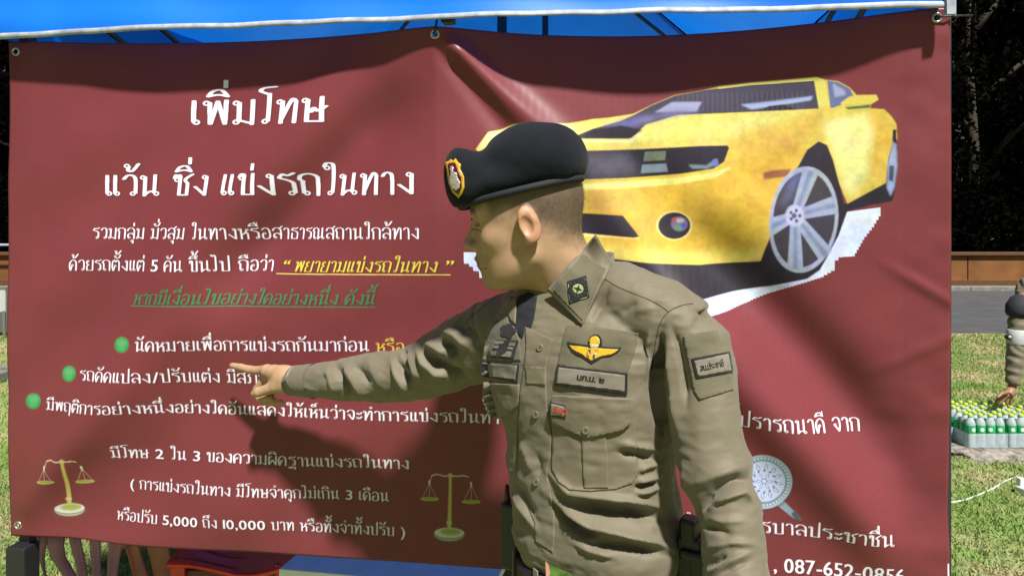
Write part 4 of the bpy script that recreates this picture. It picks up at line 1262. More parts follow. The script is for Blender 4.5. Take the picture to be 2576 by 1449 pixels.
d = smin(d, sd_ell(Gp, (.1105, 0, -.0205), (.0120, .0120, .0100)), .006)
for s_ in (-1, 1):
    d = smin(d, sd_ell(Gp, (.0985, s_ * .0135, -.0245), (.0120, .0085, .0085)), .005)
    d = smax(d, -sd_ell(Gp, (.105, s_ * .0065, -.0315), (.006, .0036, .0038)), .002)
d = smin(d, sd_ell(Gp, (.0965, 0, -.0465), (.0105, .019, .0055)), .005)
d = smin(d, sd_ell(Gp, (.0930, 0, -.0590), (.0105, .018, .0060)), .005)
d = smax(d, -sd_cap(Gp, (.1085, -.022, -.0525), (.1085, .022, -.0525), .0045, .0045), .003)
# neck
nb = w2h([[.125, 1.35, 1.435]])[0]
d = smin(d, sd_cap(Gp, (-.028, 0, -.030), nb, .056, .060), .03)
# ears
er = Matrix.Rotation(math.radians(-10), 3, 'Y')
for s_ in (-1, 1):
    Re = (Matrix.Rotation(math.radians(10), 3, 'Y') @ Matrix.Rotation(math.radians(s_ * 22), 3, 'Z'))
    c = (-.012, s_ * .083, -.003)
    e1 = sd_ell(Gp, c, (.0185, .0085, .0325), Re)
    e1 = smax(e1, -sd_ell(Gp, (c[0] + .004, c[1] + s_ * .0085, c[2] - .003), (.0105, .0080, .0175), Re), .003)
    e1 = smax(e1, -sd_ell(Gp, (c[0] - .004, c[1] + s_ * .0095, c[2] + .016), (.0085, .0050, .0085), Re), .003)
    e1 = smin(e1, sd_cap(Gp, (c[0] - .012, c[1] + s_ * .003, c[2] + .002), (c[0] - .003, c[1] + s_ * .003, c[2] + .021), .0028, .0025), .003)
    e1 = smin(e1, sd_ell(Gp, (c[0] + .0135, c[1] + s_ * .0, c[2] - .003), (.004, .004, .006)), .003)
    e1 = smin(e1, sd_ell(Gp, (c[0] + .006, c[1] - s_ * .001, c[2] - .0275), (.0085, .0055, .0085)), .006)
    d = smin(d, e1, .0035)
Vh, Qh = surface_nets(d, (-.13, -.105, -.20), hh_)
keep = (Vh[:, 2] > -.19)
Vh = laplace(Vh, Qh, 1)
Vhw = h2w(Vh)
# ------------------------------------------------------------ right hand, pointing
def chain(P, pts, k=.006):
    d = None
    pts = [(np.array(at(u, v, 1.732 + (Y - 1.87) * .62)), r * .925) for u, v, Y, r in pts]
    for (a, ra), (b, rb) in zip(pts, pts[1:]):
        c = sd_cap(P, a, b, ra, rb); d = c if d is None else smin(d, c, .003)
    return d
lo = np.array(at(560, 1045, 1.90)); hi = np.array(at(785, 895, 1.62)); lo_ = np.minimum(lo, hi) - .03; hi_ = np.maximum(lo, hi) + .03
lo_[1] = 1.62; hi_[1] = 1.90
hs = .0023
Gh = grid(lo_, hi_, hs)
d = chain(Gh, [(775, 960, 1.80, .026), (738, 957, 1.845, .0265), (715, 953, 1.87, .030)])
d = smin(d, chain(Gh, [(722, 945, 1.865, .024), (690, 938, 1.90, .021), (672, 934, 1.915, .0165)]), .015)
d = smin(d, chain(Gh, [(722, 962, 1.875, .024), (692, 955, 1.925, .021), (680, 952, 1.94, .018)]), .015)
d = smin(d, chain(Gh, [(672, 931, 1.92, .0145), (645, 932, 1.95, .0112), (629, 930, 1.968, .0108), (606, 924, 1.99, .0098), (584, 919, 2.01, .0078)]), .007)
d = smin(d, chain(Gh, [(722, 968, 1.855, .021), (694, 972, 1.858, .0165), (662, 983, 1.872, .0125), (650, 986, 1.875, .0128), (640, 990, 1.88, .0100)]), .010)
for pts in ([(675, 945, 1.935, .0145), (648, 978, 1.95, .0112), (644, 990, 1.948, .0112), (655, 1003, 1.935, .0095), (676, 1000, 1.92, .0088)],
            [(683, 950, 1.955, .0140), (661, 990, 1.968, .0108), (659, 1000, 1.966, .0108), (672, 1012, 1.955, .0092), (692, 1008, 1.94, .0085)],
            [(694, 955, 1.97, .0130), (680, 996, 1.98, .0095), (679, 1004, 1.978, .0095), (692, 1015, 1.967, .0082), (708, 1011, 1.955, .0078)]):
    d = smin(d, chain(Gh, pts), .004)
Vr, Qr = surface_nets(d, lo_, hs)
Vr = laplace(Vr, Qr, 1)

# arm and torso centre lines (also used by the clothes)
RARM = [(1262, 850, 1.46, 0.0740), (1235, 852, 1.465, 0.0757), (1200, 870, 1.48, 0.0735), (1150, 893, 1.505, 0.0689), (1105, 915, 1.53, 0.0648), (1060, 934, 1.555, 0.0580), (1000, 944, 1.58, 0.0533), (951, 947, 1.605, 0.0515), (900, 953, 1.635, 0.0473), (848, 957, 1.665, 0.0429), (800, 958, 1.69, 0.0390), (760, 958, 1.712, 0.0338), (733, 958.5, 1.728, 0.0315)]
LARM = [(1660, 830, 1.27, .060), (1700, 850, 1.25, .070), (1738, 885, 1.235, .0690), (1757, 960, 1.215, .0600), (1771, 1050, 1.195, .0560), (1793, 1150, 1.175, .0545), (1818, 1225, 1.155, .0500), (1828, 1262, 1.150, .0490), (1843, 1320, 1.135, .0460), (1849, 1390, 1.12, .0440), (1855, 1449, 1.105, .0430), (1862, 1540, 1.09, .0400), (1868, 1640, 1.07, .0360), (1872, 1700, 1.06, .0340)]
TL = Vector((math.cos(math.radians(33)), -math.sin(math.radians(33)), 0)); TF = Vector((-math.sin(math.radians(33)), -math.cos(math.radians(33)), 0))
TORSO = [(.975, .160, 1.335, .146, .112), (1.000, .160, 1.335, .156, .124), (1.030, .158, 1.335, .160, .130), (1.072, .152, 1.335, .154, .124), (1.1415, .143, 1.335, .153, .118), (1.211, .138, 1.335, .155, .116),
         (1.281, .126, 1.338, .170, .120), (1.351, .118, 1.340, .178, .118), (1.400, .116, 1.345, .170, .106), (1.442, .118, 1.350, .142, .088), (1.472, .122, 1.350, .104, .074), (1.497, .124, 1.345, .074, .064), (1.512, .124, 1.342, .060, .055)]
def torso_ring(z, cx, cy, a, b, n=64, p=2.3, grow=0.):
    out = []
    for k in range(n):
        t = 2 * PI * k / n; c, s_ = math.cos(t), math.sin(t)
        q = (abs(c) ** p + abs(s_) ** p) ** (-1 / p)
        out.append(Vector((cx, cy, z)) + TL * ((a + grow) * c * q) + TF * ((b + grow) * s_ * q))
    return out
def arm_shell(A, g_=0., n=30):
    m = MB(); m.tube([at(u, v, Y) for u, v, Y, r in A], [r + g_ for u, v, Y, r in A], n); return m.v, m.f

# the continuous body
m = MB(); m.loft([torso_ring(*T, grow=-.040) for T in TORSO if T[0] < 1.48])
shells = [(Vhw, [tuple(q) for q in Qh]), (Vr, [tuple(q) for q in Qr]), (m.v, m.f)]
shells.append(arm_shell([(u, v, Y, max(.022, r - .031)) for u, v, Y, r in RARM[:-1]] + [(740, 957.5, 1.722, .0240)]))
LB = [(u, v, Y, max(.020, r - .033)) for u, v, Y, r in LARM[:-1]] + [(1874, 1735, 1.055, .026), (1874, 1790, 1.05, .030)]
shells.append(arm_shell(LB))
def hang_hand(base, down, fwdv, sd_, scale=1.):
    """relaxed hanging hand as closed tapered chains"""
    out = []
    lat = down.cross(fwdv).normalized() * sd_
    m_ = MB()
    m_.loft([[base + down * t * .09 * scale + (fwdv * math.cos(a) * w + lat * math.sin(a) * .014) * scale for a in np.linspace(0, 2 * PI, 16, endpoint=False)] for t, w in ((0, .026), (.3, .034), (.7, .040), (1, .040))])
    out.append((m_.v, m_.f))
    for k, L in enumerate((.072, .080, .074, .058)):
        b_ = base + down * .085 * scale + fwdv * (.030 - .020 * k) * scale
        m_ = MB(); m_.tube([b_ - down * .02 * scale, b_ + down * L * .5 * scale + lat * .004, b_ + down * L * .8 * scale + lat * .014, b_ + down * L * scale + lat * .024], [.0092 * scale, .0086 * scale, .0078 * scale, .0062 * scale], 12)
        out.append((m_.v, m_.f))
    b_ = base + down * .02 * scale + fwdv * .024 * scale
    m_ = MB(); m_.tube([b_, b_ + down * .035 * scale + fwdv * .022 * scale, b_ + down * .065 * scale + fwdv * .028 * scale + lat * .008, b_ + down * .09 * scale + fwdv * .026 * scale + lat * .014], [.014 * scale, .0115 * scale, .0100 * scale, .0078 * scale], 12)
    out.append((m_.v, m_.f))
    return out
shells += hang_hand(at(1874, 1775, 1.05), Vector((.02, -.05, -1)).normalized(), Vector((-.5, -.86, 0)).normalized(), 1)
Vb, Qb = remesh(shells, .0026, 1)
person = mesh_np('person', Vb, Qb, M_SKIN, None, True)
tag(person, 'man in olive uniform shirt and black beret pointing at the banner with his right arm', 'person')
Lb = w2h(Vb)
tone = np.ones((len(Vb), 3))
nzv = vnoise(Lb, 60, 1) * .5 + vnoise(Lb, 150, 2) * .5
hl = .028 + .10 * np.clip(-(Lb[:, 0]) / .1, -.6, 1) * -1 * 1.0      # hairline height falls towards the nape
hm_ = sm(Lb[:, 2] - (.020 - .070 * sm(-Lb[:, 0], -.02, .09)) + .010 * nzv, -.022, .030) * (1 - sm(Lb[:, 0], .045, .066))
hm_ *= (Lb[:, 2] > -.12)
isear = (np.abs(Lb[:, 1]) > .079) & (np.abs(Lb[:, 0] + .012) < .03) & (Lb[:, 2] < .035)
hm_ = np.where(isear, 0, hm_)
tone = tone * (1 - hm_[:, None]) + np.array([.30, .33, .36]) * hm_[:, None]
tone *= np.where(isear, 1, 0)[:, None] * np.array([.08, -.10, -.12]) + 1
lip = g(Lb[:, 2] + .0525, .011) * sm(Lb[:, 0], .086, .092) * (np.abs(Lb[:, 1]) < .024)
tone *= 1 - lip[:, None] * np.array([.18, .42, .40])
br = g(Lb[:, 2] - (.037 - 1.5 * (np.abs(Lb[:, 1]) - .028) ** 2 * 8), .0052) * sm(np.abs(Lb[:, 1]), .008, .016) * (1 - sm(np.abs(Lb[:, 1]), .044, .052)) * (Lb[:, 0] > .055)
tone *= 1 - .82 * br[:, None]
ey_ = g(Lb[:, 2] - .0105, .0028) * (np.abs(np.abs(Lb[:, 1]) - .032) < .015) * (Lb[:, 0] > .07)
tone *= 1 - .7 * ey_[:, None]
bd_ = sm(-Lb[:, 2], .035, .055) * (1 - sm(-Lb[:, 2], .10, .12)) * sm(Lb[:, 0], .0, .05)
tone *= 1 - .10 * bd_[:, None]
set_tone(person, tone)

# cropped hair: thousands of very short hairs on the shaved sides
Nb = vnormals(Vb, Qb)
cand = np.where((hm_ > .12) & (np.abs(Lb[:, 2]) < .13))[0]
pick = rng.choice(cand, min(len(cand) * 2, 16000)); pick = pick[rng.random(len(pick)) < hm_[pick]]
b0 = Vb[pick] + rng.normal(size=(len(pick), 3)) * .0012
dr = Nb[pick] + np.array([0, 0, -.5]) + rng.normal(size=(len(pick), 3)) * .3; dr /= np.linalg.norm(dr, axis=1)[:, None]
sdv = np.cross(dr, rng.normal(size=dr.shape)); sdv /= np.linalg.norm(sdv, axis=1)[:, None]
ln = .0022 + .0018 * rng.random((len(pick), 1))
V = np.stack([b0 - sdv * .00016, b0 + sdv * .00016, b0 + dr * ln], 1).reshape(-1, 3)
tag(mesh_np('hair', V, np.arange(len(V)).reshape(-1, 3), mat('hair', (.012, .010, .008), .5), person), kind='stuff')

# ------------------------------------------------------------ shirt
m = MB(); m.loft([torso_ring(*T) for T in TORSO])
sh = [(m.v, m.f), arm_shell(RARM), arm_shell(LARM)]
# yoke and shoulder slopes
sh.append(arm_shell([(1470, 735, 1.33, .050), (1560, 745, 1.285, .058), (1650, 790, 1.26, .066), (1715, 845, 1.245, .068)]))
sh.append(arm_shell([(1400, 760, 1.37, .045), (1330, 790, 1.40, .056), (1262, 835, 1.44, .070)]))
Vs, Qs = remesh(sh, .0031, 8)
Ns = vnormals(Vs, Qs)
u_, v_ = project(Vs)
view = Vs - np.array([0, 0, CAMZ]); view /= np.linalg.norm(view, axis=1)[:, None]
facing = sm(-(Ns * view).sum(1), -.25, .25)
FOLDS = [
    (mp(S4, [(980, 440), (1010, 540), (1060, 640), (1110, 760)]), 9, .006),
    (mp(S4, [(1080, 440), (1130, 560), (1190, 690), (1230, 800)]), 9, -.011),
    (mp(S4, [(1150, 430), (1230, 560), (1330, 700), (1420, 790)]), 9, .009),
    (mp(S4, [(1270, 440), (1340, 540), (1430, 660)]), 10, -.008),
    (mp(S4, [(1400, 360), (1450, 520), (1560, 700)]), 14, .005),
    (mp(S4, [(1620, 380), (1690, 560), (1780, 680), (1850, 700)]), 8, .009),
    (mp(S4, [(1690, 400), (1740, 520), (1830, 640)]), 8, -.011),
    (mp(S4, [(1790, 300), (1850, 450), (1940, 610)]), 9, .011),
    (mp(S4, [(1750, 280), (1800, 430), (1850, 540)]), 7, -.010),
    (mp(S4, [(1880, 260), (1925, 340), (1960, 430), (2080, 530), (2220, 580)]), 9, .013),
    (mp(S4, [(1940, 300), (2050, 440), (2200, 540), (2430, 620)]), 13, -.020),
    (mp(S4, [(1960, 240), (2100, 300), (2200, 370)]), 12, .012),
    (mp(S4, [(2120, 180), (2190, 280), (2210, 420)]), 14, -.016),
    (mp(S4, [(2140, 130), (2280, 180), (2420, 300)]), 14, .012),
    (mp(S4, [(2250, 60), (2350, 120), (2450, 60)]), 12, -.008),
    (mp(S3, [(640, 600), (850, 780), (1050, 812), (1300, 838), (1600, 920)]), 8, .015),
    (mp(S3, [(820, 830), (1000, 920), (1300, 960), (1620, 990)]), 17, -.018),
    (mp(S3, [(640, 760), (800, 920), (1000, 1040), (1200, 1085), (1450, 1160), (1680, 1250)]), 10, .016),
    (mp(S3, [(680, 830), (790, 990), (920, 1100), (1120, 1150)]), 11, -.014),
    (mp(S3, [(840, 1170), (1000, 1240), (1230, 1310)]), 8, .008),
    (mp(S3, [(930, 1190), (1250, 1215), (1600, 1280)]), 10, -.012),
    (mp(S3, [(380, 800), (470, 920), (540, 1020), (590, 1110)]), 6, .008),
    (mp(S3, [(420, 700), (500, 880), (570, 1000)]), 8, -.007),
    (mp(S3, [(1200, 380), (1380, 415), (1540, 450)]), 6, .008),
    (mp(S3, [(1200, 450), (1380, 500), (1540, 530)]), 8, -.008),
    (mp(S3, [(1360, 620), (1450, 570), (1540, 550)]), 6, .007),
    (mp(S3, [(1340, 705), (1430, 680), (1540, 655)]), 6, .008),
    (mp(S3, [(1330, 745), (1440, 725), (1540, 705)]), 5, -.009),
    (mp(S3, [(1330, 795), (1440, 770), (1560, 735)]), 5, .008),
    (mp(S3, [(1240, 900), (1400, 1010), (1600, 1010)]), 8, -.004),
    (mp(S3, [(430, 220), (425, 420), (420, 640)]), 4, -.004),
    (mp(S3, [(440, 380), (520, 560), (560, 640)]), 8, .005),
    (mp(S3, [(560, 440), (600, 560), (590, 700)]), 9, -.004),
    (mp(S2, [(1690, 720), (1645, 900), (1625, 1100), (1640, 1350), (1680, 1600)]), 11, -.026),
    (mp(S2, [(1590, 720), (1570, 950), (1560, 1150)]), 8, .006),
    (mp(S2, [(1760, 680), (1830, 880), (1880, 1150), (1900, 1420)]), 8, -.009),
    (mp(S2, [(1710, 780), (1760, 1100), (1800, 1400), (1850, 1700)]), 9, .007),
    (mp(S2, [(2150, 640), (2060, 620), (1960, 540)]), 8, -.006),
    (mp(S2, [(1250, 330), (1180, 500), (1080, 700)]), 8, -.005),
    (mp(S2, [(1330, 620), (1420, 540), (1500, 500)]), 12, -.004),
    (mp(S2, [(1440, 600), (1540, 560), (1640, 560)]), 12, .003),
    (mp(S7, [(395, 900), (430, 790), (600, 600), (800, 480), (930, 480), (1000, 620)]), 13, -.014),
    (mp(S7, [(480, 800), (600, 690), (860, 600), (990, 740)]), 9, .008),
    (mp(S7, [(300, 560), (500, 480), (760, 400), (900, 380)]), 14, .006),
    (mp(S7, [(450, 940), (640, 1000), (780, 1050)]), 6, -.006),
    (mp(S7, [(500, 870), (680, 900), (900, 900)]), 7, .004),
    (mp(S7, [(500, 1360), (620, 1300), (730, 1240)]), 7, -.008),
    (mp(S7, [(520, 1180), (750, 1110), (980, 1130)]), 8, .006),
    (mp(S7, [(520, 1440), (740, 1300), (980, 1190)]), 8, .006),
    (mp(S7, [(600, 1449), (800, 1350), (950, 1290)]), 7, -.006),
    (mp(S7, [(260, 300), (330, 620), (360, 830)]), 8, .008),
    (mp(S7, [(210, 300), (240, 640), (290, 900)]), 9, -.012),
]
dsp = fold_field(u_, v_, FOLDS) * facing
# folds on the side and back that the lens does not see, so the shirt is creased all round
bk = 1 - facing
tw = np.sin(Vs[:, 2] * 75 + 6 * vnoise(Vs, 9, 21)) * .0035
def ridged(P_, sc, seed): return 1 - 2 * np.abs(vnoise(P_, sc, seed))
tq = Vs * np.array([1, 1, 2.2]) + .05 * vnoise(Vs, 8, 25)[:, None]
dsp += .0016 * ridged(tq, 12, 26) * (.4 + .6 * sm(vnoise(Vs, 6, 27), -.2, .4)) + .0011 * ridged(tq, 26, 28) + .0006 * ridged(tq, 55, 29)
dsp += bk * tw + .0018 * vnoise(Vs, 26, 22) + .0009 * vnoise(Vs, 60, 23)
Vs = Vs + Ns * dsp[:, None]
Vs = laplace(Vs, Qs, 1, .3)
shirt = mesh_np('shirt', Vs, Qs, M_SHIRT, person, True)
BV = BVHTree.FromPolygons([Vector(p) for p in Vs], [tuple(int(i) for i in q) for q in Qs])
Ns = vnormals(Vs, Qs)

def ray(u, v, bv, back=None):
    d_ = at(u, v, 1) - Vector((0, 0, CAMZ)); d_.normalize()
    h = bv.ray_cast(Vector((0, 0, CAMZ)), d_)
    return h[0], h[1], d_
def decal(name, pts, m_, parent, bv, thick=.0012, off=.0004, step=5, smooth=True, curve=0, hole=None):
    """a real cloth or metal piece laid on the surface below: its outline is cut out, bent over the surface and given thickness"""
    if curve: pts = smooth_pts(pts, curve)
    P = []
    for i, a in enumerate(pts):
        b = pts[(i + 1) % len(pts)]; n = max(1, int(math.dist(a, b) / step))
        for k in range(n): P.append((a[0] + (b[0] - a[0]) * k / n, a[1] + (b[1] - a[1]) * k / n))
    nb_ = len(P)
    xs_ = [p[0] for p in P]; ys_ = [p[1] for p in P]
    inner = [(x, y) for x in np.arange(min(xs_) + step * .5, max(xs_), step) for y in np.arange(min(ys_) + step * .5, max(ys_), step)]
    def inside(x, y):
        c = False
        for i in range(nb_):
            x1, y1 = P[i]; x2, y2 = P[i - 1]
            if (y1 > y) != (y2 > y) and x < (x2 - x1) * (y - y1) / (y2 - y1) + x1: c = not c
        return c
    def far(x, y): return min((x - a) ** 2 + (y - b) ** 2 for a, b in P) > (step * .5) ** 2
    inner = [q for q in inner if inside(*q) and far(*q)]
    verts = [Vector(q) for q in P + inner]
    edges = [(i, (i + 1) % nb_) for i in range(nb_)]
    v2, e2, f2, *_ = delaunay_2d_cdt(verts, edges, [], 1, 1e-4)
    top = []; hits = []
    for q in v2:
        h, n_, d_ = ray(q.x, q.y, bv)
        hits.append((h, n_, d_))
    Ys = [h[0].y for h in hits if h[0] is not None]
    if not Ys: return None
    ym = sorted(Ys)[len(Ys) // 2]
    bot = []
    for q, (h, n_, d_) in zip(v2, hits):
        if h is None or abs(h.y - ym) > .06:
            near = min(((a.x - q.x) ** 2 + (a.y - q.y) ** 2, k) for k, a in enumerate(v2) if hits[k][0] is not None and abs(hits[k][0].y - ym) <= .06)[1]
            Yn = hits[near][0].y; h = at(q.x, q.y, Yn); n_ = hits[near][1]
        if n_.dot(d_) > 0: n_ = -n_
        n_ = (n_ * .6 - d_ * .4).normalized()
        bot.append(h - n_ * .001); top.append(h + n_ * (off + thick))
    n0 = len(v2)
    fs = []
    for f in f2:
        a, b, c = (v2[i] for i in f[:3]); s_ = (b - a).cross(c - a)
        f = list(f) if s_ < 0 else list(reversed(f))
        fs.append(tuple(f))
    cnt = {}
    for f in fs:
        for a, b in zip(f, f[1:] + f[:1]): cnt[(a, b)] = 1
    side_ = [(a, b) for (a, b) in cnt if (b, a) not in cnt]
    fs += [(b, a, a + n0, b + n0) for a, b in side_]
    o = mesh_np(name, top + bot, fs, m_, parent, False)
    if smooth:
        fl = np.zeros(len(o.data.polygons), bool); fl[:len(f2)] = True; o.data.polygons.foreach_set('use_smooth', fl)
    return o
def line(name, pts, m_, parent, bv, r=.0008, lift=.0002, curve=4):
    """a stitched seam or cord following the surface"""
    if curve:
        Q_ = [pts[0]] + list(pts) + [pts[-1]]; out = []
        for i in range(1, len(Q_) - 2):
            a, b, c, d_ = (np.array(Q_[i + k], float) for k in (-1, 0, 1, 2))
            for k in range(curve * 3):
                t = k / (curve * 3)
                out.append(tuple(.5 * ((2 * b) + (-a + c) * t + (2 * a - 5 * b + 4 * c - d_) * t * t + (-a + 3 * b - 3 * c + d_) * t ** 3)))
        out.append(tuple(pts[-1])); pts = out
    W = []
    for u, v in pts:
        h, n_, d_ = ray(u, v, bv)
        if h is None: continue
        if W and (h - W[-1]).length > .05: continue
        W.append(h - d_ * lift)
    if len(W) < 2: return None
    return MB().tube(W, r, 6).build(name, m_, parent, True)
def lettering(name, txt, p0, p1, h, m_, parent, bv, lift=.0022, bold=0.0):
    """letters as flat raised pieces"""
    lay, w = layout(txt); vs = []; fs = []
    ex = (np.array(p1, float) - np.array(p0, float)) / w; ey = np.array([-ex[1], ex[0]]) ; ey = ey / np.linalg.norm(ey) * (h / .548)
    for c, dx, dy in lay:
        v, tr, _ = glyph(c)
        for ox in (0, bold):
            b = len(vs)
            for x, y in v:
                q = np.array(p0) + ex * (x + dx + ox) - ey * (y + dy)
                hh, n_, d_ = ray(q[0], q[1], bv)
                if hh is None: hh = vs[-1] if vs else at(q[0], q[1], 1.2); hh = Vector(hh)
                vs.append(hh - d_ * (lift + ox * .0003))
            fs += [tuple(b + i for i in t) for t in tr]
    return mesh_np(name, vs, fs, m_, parent)
# ------------------------------------------------------------ shirt details
S = shirt
placket = decal('placket', [SA(700, 415), SA(800, 455), SA(1135, 615), SA(1045, 870), SA(1018, 1060), S3(650, 80), S3(688, 330), S3(680, 480), S3(652, 620), S3(668, 720), S3(712, 950), S3(712, 1120), S3(700, 1260), S3(560, 1170), S3(552, 1020), S3(478, 850), S3(412, 640), S3(420, 400), S3(425, 200), S3(438, 0), SA(692, 940), SA(713, 700)], M_SHIRT, S, BV, .0016, .0006, 4)
for pts in ([SA(1120, 640), SA(1035, 880), SA(1008, 1060), S3(642, 80), S3(680, 330), S3(672, 480), S3(645, 620), S3(660, 720), S3(704, 950), S3(704, 1120)],
            [SA(700, 450), SA(705, 700), SA(684, 940), S3(434, 10), S3(420, 200), S3(414, 400), S3(406, 640)]):
    line('seam', pts, M_SEAM, S, BV, .0006, .0012)
decal('placket_tab', mp(SA, [(700, 1022), (860, 1020), (1018, 1045), (1010, 1305), (860, 1300), (722, 1282)]), M_SHIRT, S, BV, .0022, .0016, 4)
decal('undershirt', mp(SA, [(535, 60), (600, -60), (760, -120), (880, -60), (858, 120), (828, 300), (778, 460), (705, 405), (672, 540), (650, 590), (545, 480), (522, 300)]), mat('navy_undershirt', (.006, .007, .012), .85, var=.2), S, BV, .0012, .0006, 4)
# chest: loop panel, wing badge, name tape, pocket (wearer's left)
decal('velcro_panel', mp(S2, [(870, 700), (1040, 700), (1260, 735), (1492, 765), (1445, 960), (1388, 1118), (1090, 1085), (795, 1045), (812, 940), (835, 830)]), M_VEL, S, BV, .0016, .0008, 5)
M_GOLD = mat('yellow_enamel', (.50, .30, .012), .35, var=.12, vscale=200)
wing = decal('wing_badge', mp(SE, [(238, 368), (430, 405), (640, 432), (638, 360), (680, 280), (755, 230), (835, 235), (895, 300), (912, 400), (905, 462), (1280, 482), (1210, 575), (1060, 655), (900, 685), (700, 808), (620, 745), (480, 655), (330, 585), (258, 470)]), M_DARK, S, BV, .0012, .0026, 3)
for nm, pts in (('wing', [(272, 432), (450, 455), (640, 480), (650, 510), (610, 610), (600, 690), (540, 622), (420, 570), (330, 515)]),
                ('wing', [(828, 492), (1020, 505), (1222, 516), (1160, 572), (1080, 615), (880, 650), (790, 695), (800, 600)]),
                ('crest', [(650, 492), (822, 492), (802, 600), (800, 690), (690, 738), (612, 670), (626, 600)]),
                ('parachute', [(665, 350), (690, 300), (745, 266), (800, 268), (858, 325), (864, 395), (840, 425), (680, 412)])):
    decal(nm, mp(SE, pts), M_GOLD, wing, BV, .0008, .0040, 3)
M_GRY = mat('pale_thread', (.36, .33, .24), .6, var=.2)
decal('parachute_cords', mp(SE, [(668, 405), (850, 418), (822, 488), (684, 488)]), M_GRY, wing, BV, .0010, .0040, 3)
M_REDT = mat('red_thread', (.50, .045, .018), .7, var=.15); M_NAVT = mat('navy_thread', (.02, .015, .08), .7)
for pts, mm in (([(652, 520), (682, 515), (695, 600), (668, 590)], M_NAVT), ([(615, 650), (640, 625), (665, 680), (640, 695)], M_REDT), ([(775, 525), (802, 520), (795, 575), (772, 572)], M_REDT), ([(735, 625), (765, 620), (775, 690), (728, 698)], M_NAVT), ([(640, 590), (665, 600), (675, 650), (640, 625)], M_TRIM), ([(765, 580), (790, 580), (795, 640), (765, 620)], M_TRIM)):
    decal('stripe', mp(SE, pts), mm, wing, BV, .0006, .0050, 3, False)
tape = decal('name_tape', mp(SE, [(40, 818), (1392, 972), (1382, 1385), (-5, 1205)]), M_DARK, S, BV, .0012, .0028, 4)
decal('tape_face', mp(SE, [(78, 860), (1338, 1008), (1328, 1318), (38, 1158)]), M_TAPE, tape, BV, .0006, .0040, 4)
lettering('lettering', 'บก.น. ๒', SE(412, 1098), SE(930, 1168), 12.5, M_DARK, tape, BV, .0058, .05)
pocket = decal('pocket', mp(S3, [(700, 60), (1335, 60), (1350, 300), (1372, 560), (1370, 650), (1330, 705), (1200, 755), (1000, 775), (830, 765), (740, 700), (692, 600), (695, 300)]), M_SHIRT, S, BV, .0022, .0006, 5)
decal('pleat', mp(S3, [(925, 250), (1110, 250), (1135, 500), (1140, 745), (948, 755), (935, 500)]), M_SHIRT, pocket, BV, .0022, .0030, 5)
flap = decal('pocket_flap', mp(S3, [(700, 8), (1000, 16), (1332, 32), (1328, 120), (1312, 220), (1250, 278), (1110, 312), (965, 342), (840, 290), (700, 215), (690, 120)]), M_SHIRT, S, BV, .0034, .0052, 4)
line('stitching', mp(S3, [(705, 195), (840, 272), (965, 325), (1110, 295), (1240, 262), (1298, 210), (1315, 120), (1318, 50)]), M_TROU, flap, BV, .0006, .0088)
tg = decal('red_tag', mp(S3, [(690, 63), (812, 88), (806, 182), (686, 168)]), M_DARK, S, BV, .0010, .0092, 4)
decal('tag_face', mp(S3, [(697, 74), (802, 96), (797, 172), (694, 158)]), M_TAPE, tg, BV, .0005, .0102, 4)
lettering('lettering', 'RuO', S3(698, 148), S3(800, 166), 13, M_REDT, tg, BV, .0145, .10)
# wearer's right side of the chest
decal('velcro_panel', mp(S2, [(225, 665), (330, 655), (425, 690), (470, 830), (478, 1000), (300, 1010), (150, 1000), (180, 820)]), M_VEL, S, BV, .0012, .0006, 5)
decal('crest', [SA(430 + 115 * math.cos(a) * (1 + .12 * math.cos(5 * a)), 480 + 112 * math.sin(a) * (1 + .12 * math.cos(5 * a))) for a in np.linspace(0, 2 * PI, 30, endpoint=False)], M_DARK, S, BV, .001, .0018, 3)
em = decal('emblem_patch', mp(SA, [(235, 608), (602, 622), (525, 912), (145, 876)]), M_DARK, S, BV, .001, .0018, 4)
for pts in ([(250, 630), (390, 632), (360, 672), (236, 680)], [(470, 645), (560, 650), (545, 710), (450, 700)], [(230, 700), (300, 705), (285, 745), (210, 742)], [(200, 785), (270, 790), (250, 850), (165, 862)], [(430, 790), (500, 790), (480, 880), (330, 868)], [(440, 720), (520, 735), (510, 765), (430, 750)]):
    decal('emblem_field', mp(SA, pts), M_TAPE, em, BV, .0006, .0030, 3, False)
tp2 = decal('name_tape', mp(SA, [(42, 945), (612, 990), (582, 1272), (22, 1166)]), M_DARK, S, BV, .001, .0022, 4)
decal('tape_face', mp(SA, [(54, 965), (580, 1006), (548, 1232), (38, 1152)]), M_TAPE, tp2, BV, .0006, .0032, 4)
lettering('lettering', 'ลลกฤ สลมกร', SA(60, 1095), SA(530, 1150), 12, M_DARK, tp2, BV, .0045, .10)
decal('pocket_flap', [S2(170, 1185), S2(468, 1205), S3(430, 60), S3(422, 92), S3(330, 165), S3(250, 200), S3(185, 140), S3(150, 45)], M_SHIRT, S, BV, .003, .002, 4)
# sleeve panel
decal('velcro_panel', mp(S2, [(1872, 790), (2000, 765), (2155, 747), (2195, 840), (2232, 960), (2270, 1100), (2300, 1248), (2150, 1295), (2010, 1335), (1965, 1270), (1915, 1010)]), M_VEL, S, BV, .0018, .0008, 5)
tp3 = decal('name_tape', mp(S2, [(1940, 985), (2258, 925), (2290, 1100), (1984, 1160)]), M_DARK, S, BV, .0012, .0028, 4)
decal('tape_face', mp(S2, [(1964, 1002), (2246, 946), (2272, 1085), (2000, 1137)]), M_TAPE, tp3, BV, .0006, .0040, 4)
lettering('lettering', 'สน.ประชาชื่น', S2(2020, 1092), S2(2245, 1045), 13, M_DARK, tp3, BV, .0058, .06)
